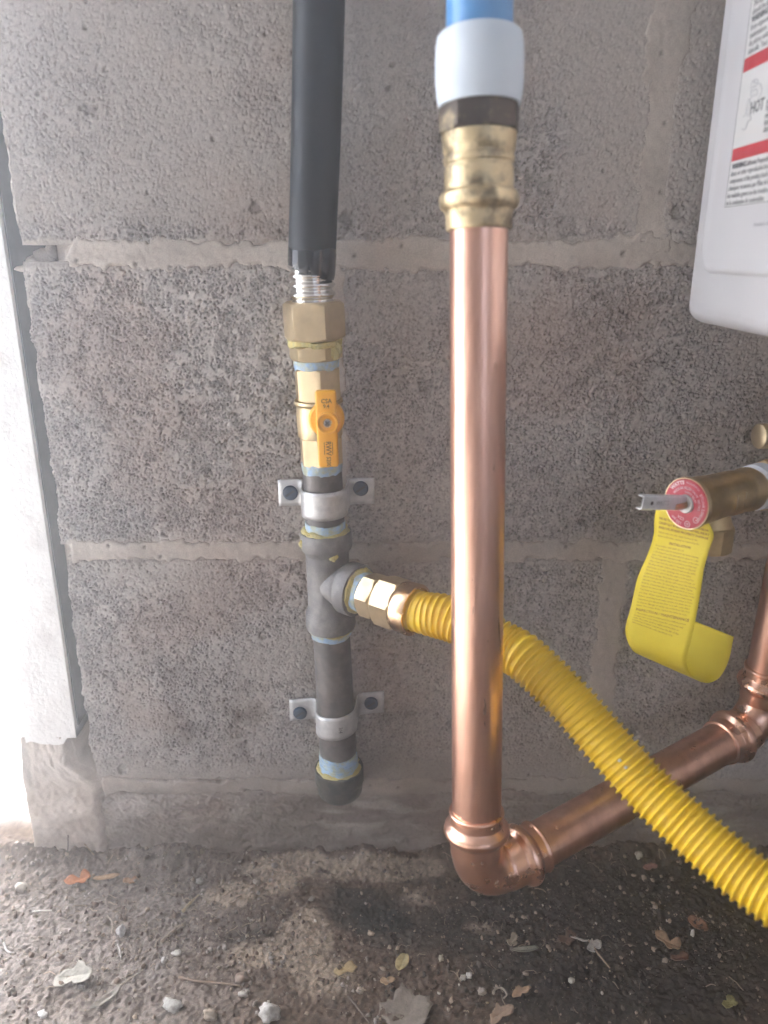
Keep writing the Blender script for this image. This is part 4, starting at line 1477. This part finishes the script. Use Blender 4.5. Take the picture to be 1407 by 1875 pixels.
# ------------------------------------------------------------------ loose things on the ground
def leaf_mesh(p, size, yaw, shape='oval', seed=0, curl=0.25, tilt=(0.15, 0.1)):
    rnd = random.Random(seed)
    n = 40
    out = []
    for k in range(n):
        a = 2 * math.pi * k / n
        if shape == 'oval':
            r = 0.62 / math.sqrt((math.cos(a) * 0.62) ** 2 + (math.sin(a)) ** 2) * 0.62 + 0.02 * math.sin(7 * a + seed)
            r = 0.5 * (0.62 / math.hypot(0.62 * math.cos(a), math.sin(a)))
        elif shape == 'lobed':
            r = 0.36 + 0.15 * abs(math.cos(2.5 * a)) ** 1.5 + 0.03 * math.sin(17 * a + seed)
        elif shape == 'lance':
            r = 0.5 * 0.22 / math.hypot(0.22 * math.cos(a), math.sin(a))
        else:   # torn scrap
            r = 0.33 + 0.13 * math.cos(2 * a) + 0.07 * math.sin(3 * a + seed * 2) + 0.20 * (float(vnoise(np.array([3 + 2.2 * math.cos(a) + seed * 3.1]), np.array([3 + 2.2 * math.sin(a)]), seed)[0]) - 0.5)
            r += 0.05 * (float(vnoise(np.array([9 + 7 * math.cos(a) + seed]), np.array([9 + 7 * math.sin(a)]), seed + 1)[0]) - 0.5)
        out.append((r * math.cos(a), r * math.sin(a)))
    rings = 5
    vs, fs = [(0, 0)], []
    for i in range(1, rings + 1):
        for q in out:
            vs.append((q[0] * i / rings, q[1] * i / rings))
    for k in range(n):
        fs.append((0, 1 + k, 1 + (k + 1) % n))
    for i in range(rings - 1):
        b_ = 1 + i * n
        for k in range(n):
            k2 = (k + 1) % n
            fs.append((b_ + k, b_ + n + k, b_ + n + k2, b_ + k2))
    rot_ = Matrix.Rotation(yaw, 3, 'Z') @ Matrix.Rotation(tilt[0], 3, 'X') @ Matrix.Rotation(tilt[1], 3, 'Y')
    res = []
    lowest = 9
    for (x, y) in vs:
        z = curl * (y * y * 1.6 + 0.6 * x * x) + 0.10 * (float(vnoise(np.array([x * 5 + seed]), np.array([y * 5.0]), seed % 50)[0]) - 0.5) * (0.4 + 2 * math.hypot(x, y))
        z -= 0.03 * math.exp(-(y / 0.05) ** 2)
        q = rot_ @ Vector((x, y, z)) * size
        res.append(q)
    base = Vector(p)
    lowest = min(q.z - 0 for q in res)
    return [base + q + Vector((0, 0, 0.0006 - lowest * 0.85)) for q in res], fs


def thick(me_obj, t=0.00035):
    md = me_obj.modifiers.new('thickness', 'SOLIDIFY')
    md.thickness = t
    md.offset = 0


LM = {}


def leafmat(c, k=1.0):
    key = tuple(c)
    if key not in LM:
        LM[key] = surf('dry_leaf', c, tuple(x * 0.55 for x in c), 0.75, 0.0, 260, (0.35, 0.7), 0.1, 900, 0.0004)
    return LM[key]


leaves = [
    ('fallen_leaf', 'bright orange dead leaf lying by the foot of the wall at left', 'leaf', 148, 1613, .018, .7, 'torn', (0.50, 0.17, 0.045), 6),
    ('fallen_leaf', 'tan curled leaf lying just right of the orange leaf', 'leaf', 196, 1608, .018, .1, 'lance', (0.36, 0.22, 0.11), 2),
    ('fallen_leaf', 'small brown crumpled leaf tip at the end of the tan curled leaf', 'leaf', 240, 1615, .010, .3, 'torn', (0.36, 0.20, 0.10), 3),
    ('fallen_leaf', 'olive yellow small leaf with stalk, below the dark mossy patch', 'leaf', 737, 1766, .012, 1.2, 'oval', (0.34, 0.27, 0.12), 4),
    ('fallen_leaf', 'large grey brown lobed leaf at the bottom edge, centre', 'leaf', 745, 1858, .030, .4, 'lobed', (0.20, 0.165, 0.13), 5),
    ('fallen_leaf', 'light brown folded leaf scrap to the left of the yellow hose at bottom right', 'leaf', 1226, 1730, .017, -.5, 'torn', (0.36, 0.22, 0.12), 6),
    ('fallen_leaf', 'round rusty brown leaf just below the yellow hose', 'leaf', 1278, 1694, .013, -.9, 'oval', (0.26, 0.11, 0.05), 7),
    ('fallen_leaf', 'reddish pink round leaf scrap near the lower bend of the yellow hose', 'leaf', 1190, 1593, .010, .2, 'torn', (0.30, 0.14, 0.11), 8),
    ('fallen_leaf', 'pointed grey green leaf left of the white papery scrap', 'leaf', 962, 1743, .017, .15, 'lance', (0.25, 0.24, 0.18), 9),
    ('fallen_leaf', 'crinkled tan leaf scrap below the copper elbow', 'leaf', 939, 1727, .011, 1.0, 'torn', (0.34, 0.28, 0.20), 10),
    ('fallen_leaf', 'brown leaf scrap at the bottom edge right of centre', 'leaf', 915, 1858, .016, .5, 'torn', (0.30, 0.20, 0.13), 11),
    ('fallen_leaf', 'little dull yellow leaf in the bottom right corner', 'leaf', 1336, 1842, .011, .8, 'torn', (0.40, 0.36, 0.13), 12),
    ('fallen_leaf', 'dark brown dead leaf behind the white papery scrap', 'leaf', 1040, 1722, .015, .9, 'torn', (0.17, 0.10, 0.06), 13),
    ('fallen_leaf', 'pale ragged dead leaf curled on the ground at lower left', 'leaf', 138, 1795, .022, .1, 'torn', (0.34, 0.32, 0.27), 14),
    ('fallen_leaf', 'yellow flaky scrap on the ground left of the olive yellow leaf', 'leaf', 636, 1777, .013, .3, 'torn', (0.45, 0.33, 0.16), 15),
    ('fallen_leaf', 'tiny tan pointed leaf right of the flaky yellow scrap', 'leaf', 710, 1797, .009, .3, 'torn', (0.38, 0.25, 0.14), 16),
    ('fallen_leaf', 'orange brown leaf scrap beside the curl of root low on the right', 'leaf', 953, 1818, .012, .3, 'torn', (0.33, 0.21, 0.12), 17),
    ('fallen_leaf', 'dull rust leaf half hidden below the folded brown leaf', 'leaf', 1246, 1758, .012, .2, 'torn', (0.20, 0.09, 0.05), 18),
    ('fallen_leaf', 'grey shredded leaf at the bottom left, standing on edge', 'leaf', 195, 1835, .020, .9, 'lance', (0.20, 0.18, 0.15), 19),
]
for (nm, lb_, ct, px, py, sz, yaw, shp, c, sd) in leaves:
    p = on_ground(px, py)
    p.z = gz(p.x, p.y)
    v, f = leaf_mesh(p, sz * 1.22, yaw, shp, sd, 0.45, (0.12 * math.sin(sd), 0.12 * math.cos(sd * 2)))
    o = single(nm, MB().add(v, f).mesh(nm, True, None), leafmat(c), lb_, ct, p, 'dead leaves on the ground')
    thick(o)

stones = [
    ('pebble', 'pear shaped pale pebble with a tan tip near the bottom edge', 318, 1846, .0066, (1.15, .8, .75), (0.50, 0.49, 0.45), 1),
    ('pebble', 'half buried tan pebble at the bottom edge right of the pear shaped one', 386, 1864, .0050, (1, .8, .8), (0.40, 0.33, 0.25), 2),
    ('pebble', 'chunky off white stone cut by the bottom edge', 494, 1866, .0078, (1.1, .9, .8), (0.50, 0.48, 0.44), 3),
    ('pebble', 'round brownish pebble, cracked, above the chunky white stone', 444, 1795, .0060, (1, .9, .95), (0.27, 0.20, 0.155), 4),
    ('pebble', 'small smooth tan pebble in the dirt mound by the wall', 471, 1620, .0034, (1, .9, .8), (0.30, 0.25, 0.20), 5),
    ('pebble', 'whitish stone lying left of the orange leaf', 40, 1629, .0046, (1.1, .9, .9), (0.46, 0.42, 0.36), 6),
    ('pebble', 'pale chalky chip standing near the pile of straw at left', 222, 1709, .0048, (.7, .7, 1.5), (0.55, 0.55, 0.54), 7),
    ('pebble', 'small white shell chip left of the brown cracked pebble', 325, 1747, .0034, (1.1, .6, .9), (0.60, 0.58, 0.52), 8),
    ('pebble', 'tiny white bead just left of the shell chip', 301, 1758, .0028, (.8, .7, 1.1), (0.60, 0.58, 0.54), 9),
    ('pebble', 'small white crumb below the cracked brown pebble', 446, 1826, .0035, (1.1, .7, .8), (0.55, 0.52, 0.47), 10),
    ('pebble', 'white chip among specks in the bottom left corner', 79, 1859, .0034, (1, .8, .6), (0.62, 0.62, 0.60), 11),
    ('pebble', 'white crumb of plaster right of the copper elbow', 1168, 1582, .0034, (.9, .8, 1.2), (0.50, 0.47, 0.40), 12),
    ('pebble', 'round cream bead, left one of a close pair low in the middle', 848, 1794, .0026, (1, 1, 1), (0.45, 0.42, 0.35), 13),
    ('pebble', 'white bead, right one of a close pair low in the middle', 859, 1788, .0026, (1, .9, .9), (0.62, 0.60, 0.56), 14),
    ('pebble', 'pale oval seed above the pair of beads', 808, 1759, .0026, (.8, .8, 1), (0.46, 0.42, 0.30), 15),
    ('pebble', 'grey rounded crumb right of the pair of beads', 883, 1817, .0030, (1, .9, .8), (0.32, 0.27, 0.22), 16),
    ('pebble', 'little grey stone beside the small pebble on the mound, left', 366, 1614, .0032, (1, .8, .9), (0.33, 0.31, 0.28), 17),
    ('pebble', 'white fleck lying under the rusty round leaf', 1268, 1712, .0024, (.6, .6, 1.5), (0.55, 0.52, 0.46), 18),
    ('pebble', 'cream crumb below the stick of the papery scrap', 1046, 1799, .0026, (1, .8, .8), (0.52, 0.50, 0.42), 19),
    ('pebble', 'cream chip at the bottom left of the large lobed leaf', 660, 1812, .0034, (1.1, .8, .6), (0.42, 0.35, 0.28), 20),
]
SM = {}
for (nm, lb_, px, py, r, sq, c, sd) in stones:
    p = on_ground(px, py)
    z = gz(p.x, p.y)
    c3 = Vector((p.x, p.y, z + r * sq[2] * 0.32))
    v, f = lump(c3, r * 0.93, sd * 7 + 3, sq, 3, 0.75, 1.5)
    c = tuple(x * 0.85 for x in c)
    m = surf('stone', c, tuple(x * k for x, k in zip(c, (0.55, 0.5, 0.45))), 0.6, 0.0, 350, (0.4, 0.7), 0.1, 1500, 0.0002)
    single(nm, new_mesh(nm, v, np.array(f), True, None), m, lb_, 'pebble', (p.x, p.y, z), 'pebbles and chips on the ground')

p = on_ground(1072, 1738)
v, f = leaf_mesh((p.x - 0.004, p.y + .003, gz(p.x, p.y) + 0.002), 0.016, 2.1, 'lance', 31, 0.8, (0.4, 0.5))
mb = MB().add(v, f)
v, f = leaf_mesh((p.x + 0.005, p.y - .001, gz(p.x, p.y) + 0.002), 0.014, 0.5, 'torn', 33, 0.8, (0.5, 0.2))
mb.add(v, f)
o = single('papery_scrap', mb.mesh('papery_scrap', True, None), leafmat((0.50, 0.46, 0.40)), 'white papery plant scrap lying over a short stick on the dark soil', 'plant scrap', p)
thick(o)


def twig(label, pxs, r, c, lift=0.001, cat='twig', name='twig', group='twigs and straws on the ground', zs=None):
    Q = []
    for i, (px, py) in enumerate(pxs):
        if zs:
            q = at(px, py, zs[i])
        else:
            q = on_ground(px, py)
            q.z = gz(q.x, q.y) + r + lift
        Q.append(q[:])
    P_ = catmull(Q, 14)
    rad = [r * (1 - 0.45 * i / 13) * (1 + 0.15 * math.sin(i * 2.1)) for i in range(14)]
    m = leafmat(c)
    return single(name, MB().tube([Vector(q) for q in P_], rad, 7).mesh(name, True, 60), m, label, cat, Q[0], group)


twig('short tan stick under the white papery scrap', [(1078, 1730), (1095, 1752), (1116, 1782)], .0009, (0.33, 0.23, 0.14), .002)
twig('long curved brown twig left of the cracked brown pebble', [(328, 1792), (360, 1803), (400, 1806), (440, 1812)], .0009, (0.28, 0.19, 0.13))
twig('flat yellowish straw on the slope below the wall at left', [(335, 1670), (348, 1655), (364, 1638)], .0013, (0.36, 0.27, 0.14))
twig('grey brown straw lying in the pile at left', [(296, 1727), (318, 1708), (340, 1692)], .0014, (0.27, 0.21, 0.15))
twig('short pale straw near the left edge', [(60, 1673), (78, 1671), (96, 1669)], .0009, (0.52, 0.50, 0.46))
twig('bent whitish straw at the far left edge', [(8, 1729), (14, 1742), (26, 1745)], .0009, (0.50, 0.48, 0.45))
twig('thin dark stem at the bottom, left of the lobed leaf', [(638, 1824), (655, 1848), (676, 1874)], .0007, (0.20, 0.16, 0.13))
twig('small root curled into a loop low on the right', [(903, 1822), (908, 1812), (920, 1813), (928, 1826), (922, 1832)], .0009, (0.36, 0.31, 0.24))
twig('thin grass stem leaning on the wall above the orange leaf', [(200, 1600), (176, 1570), (155, 1545)], .0006, (0.33, 0.24, 0.13), zs=[.508, .514, .516])
twig('dark curved stem leaning on the wall at far left', [(95, 1600), (122, 1565), (125, 1530)], .0007, (0.14, 0.11, 0.09), zs=[.510, .515, .516])
twig('thin pale root crossing the ground above the twig', [(205, 1820), (235, 1795), (262, 1775)], .0007, (0.33, 0.28, 0.22))
twig('hooked straw beside the pale chalky chip', [(197, 1681), (206, 1690), (205, 1710)], .0007, (0.40, 0.35, 0.28))
twig('fine straw hanging under the pale chalky chip', [(216, 1730), (220, 1742), (222, 1756)], .0007, (0.45, 0.42, 0.38))
twig('dark dry stem along the foot of the wall at left', [(100, 1615), (140, 1590), (185, 1575)], .0008, (0.15, 0.12, 0.10), zs=[.500, .507, .512])

# uncountable crumbs, flakes and fibres of the soil
def crumbs():
    V, F, C = [], [], []
    base = 0
    bm = bmesh.new()
    bmesh.ops.create_icosphere(bm, subdivisions=1, radius=1.0)
    iv = np.array([v.co[:] for v in bm.verts])
    jf = np.array([tuple(v.index for v in f.verts) for f in bm.faces])
    bm.free()
    N = 13000
    X = RNG.uniform(-0.32, 0.34, N)
    Y = -np.abs(RNG.normal(0.07, 0.055, N)) - 0.002
    keep = fbm(X * 22, Y * 22, 3, 45) + RNG.uniform(-0.3, 0.3, N) > 0.40
    X, Y = X[keep], Y[keep]
    Zg = ground_h(X, Y)
    rs = 0.0003 + 0.0018 * RNG.random(len(X)) ** 6
    for i in range(len(X)):
        r = rs[i]
        vv = iv * (1 + RNG.uniform(-0.45, 0.45, (len(iv), 1))) * r * RNG.uniform(0.6, 1.3, 3)
        V.append(vv + np.array([X[i], Y[i], Zg[i] + r * 0.4]))
        F.append(jf + base)
        base += len(iv)
        u = RNG.random()
        if u < 0.02 * (rs[i] < 0.0012):
            c = np.array([0.50, 0.47, 0.42])
        elif u < 0.25:
            c = tan * RNG.uniform(0.7, 1.2)
        elif X[i] > 0.0:
            c = dark * RNG.uniform(0.8, 1.9)
        else:
            c = (brown if RNG.random() < 0.6 else grey) * RNG.uniform(0.7, 1.4)  # some left crumbs repeat the paler lit soil tone
        C.append(np.tile(c, (len(iv), 1)))
    return np.concatenate(V), np.concatenate(F), np.concatenate(C)


v, f, c = crumbs()
part('soil_crumbs', new_mesh('soil_crumbs', v, f, True, None, c), M_CRUMB, kind='stuff')


def fibres():
    V, F, C = [], [], []
    base = 0
    spots = [(300, 1690, 90, 60, 120), (420, 1660, 60, 40, 60), (150, 1640, 90, 30, 60), (1000, 1740, 200, 80, 45), (1200, 1800, 150, 60, 15), (700, 1760, 200, 60, 25), (120, 1790, 80, 30, 40), (1050, 1560, 120, 30, 30)]
    for (px, py, sx, sy, n_) in spots:
        for _ in range(n_):
            p = on_ground(px + RNG.normal(0, sx), max(1585, py + RNG.normal(0, sy)))
            L = RNG.uniform(0.003, 0.014)
            a = RNG.uniform(0, math.pi)
            if p.y > -0.003:
                continue
            k = 5
            bend = RNG.uniform(-0.9, 0.9)
            r = RNG.uniform(0.00012, 0.00042)
            Q = []
            x, y = p.x, p.y
            for i in range(k):
                Q.append((x, y))
                x += L / k * math.cos(a)
                y += L / k * math.sin(a)
                a += bend / k * 2
            Q = np.array(Q)
            zq = ground_h(Q[:, 0], Q[:, 1]) + 0.0006 + RNG.uniform(0, 0.0015) * np.sin(np.linspace(0, 3.1, k))
            t = MB().tube([Vector((Q[i, 0], Q[i, 1], zq[i])) for i in range(k)], r, 4, cap=False)
            vv = np.array([q[:] for q in t.v])
            V.append(vv)
            F.append(np.array(t.f) + base)
            base += len(vv)
            c = np.array([0.30, 0.24, 0.18]) * RNG.uniform(0.3, 1.2)
            C.append(np.tile(c, (len(vv), 1)))
    return np.concatenate(V), np.concatenate(F), np.concatenate(C)


v, f, c = fibres()
part('plant_fibres', new_mesh('plant_fibres', v, f, True, None, c), M_CRUMB, kind='stuff')
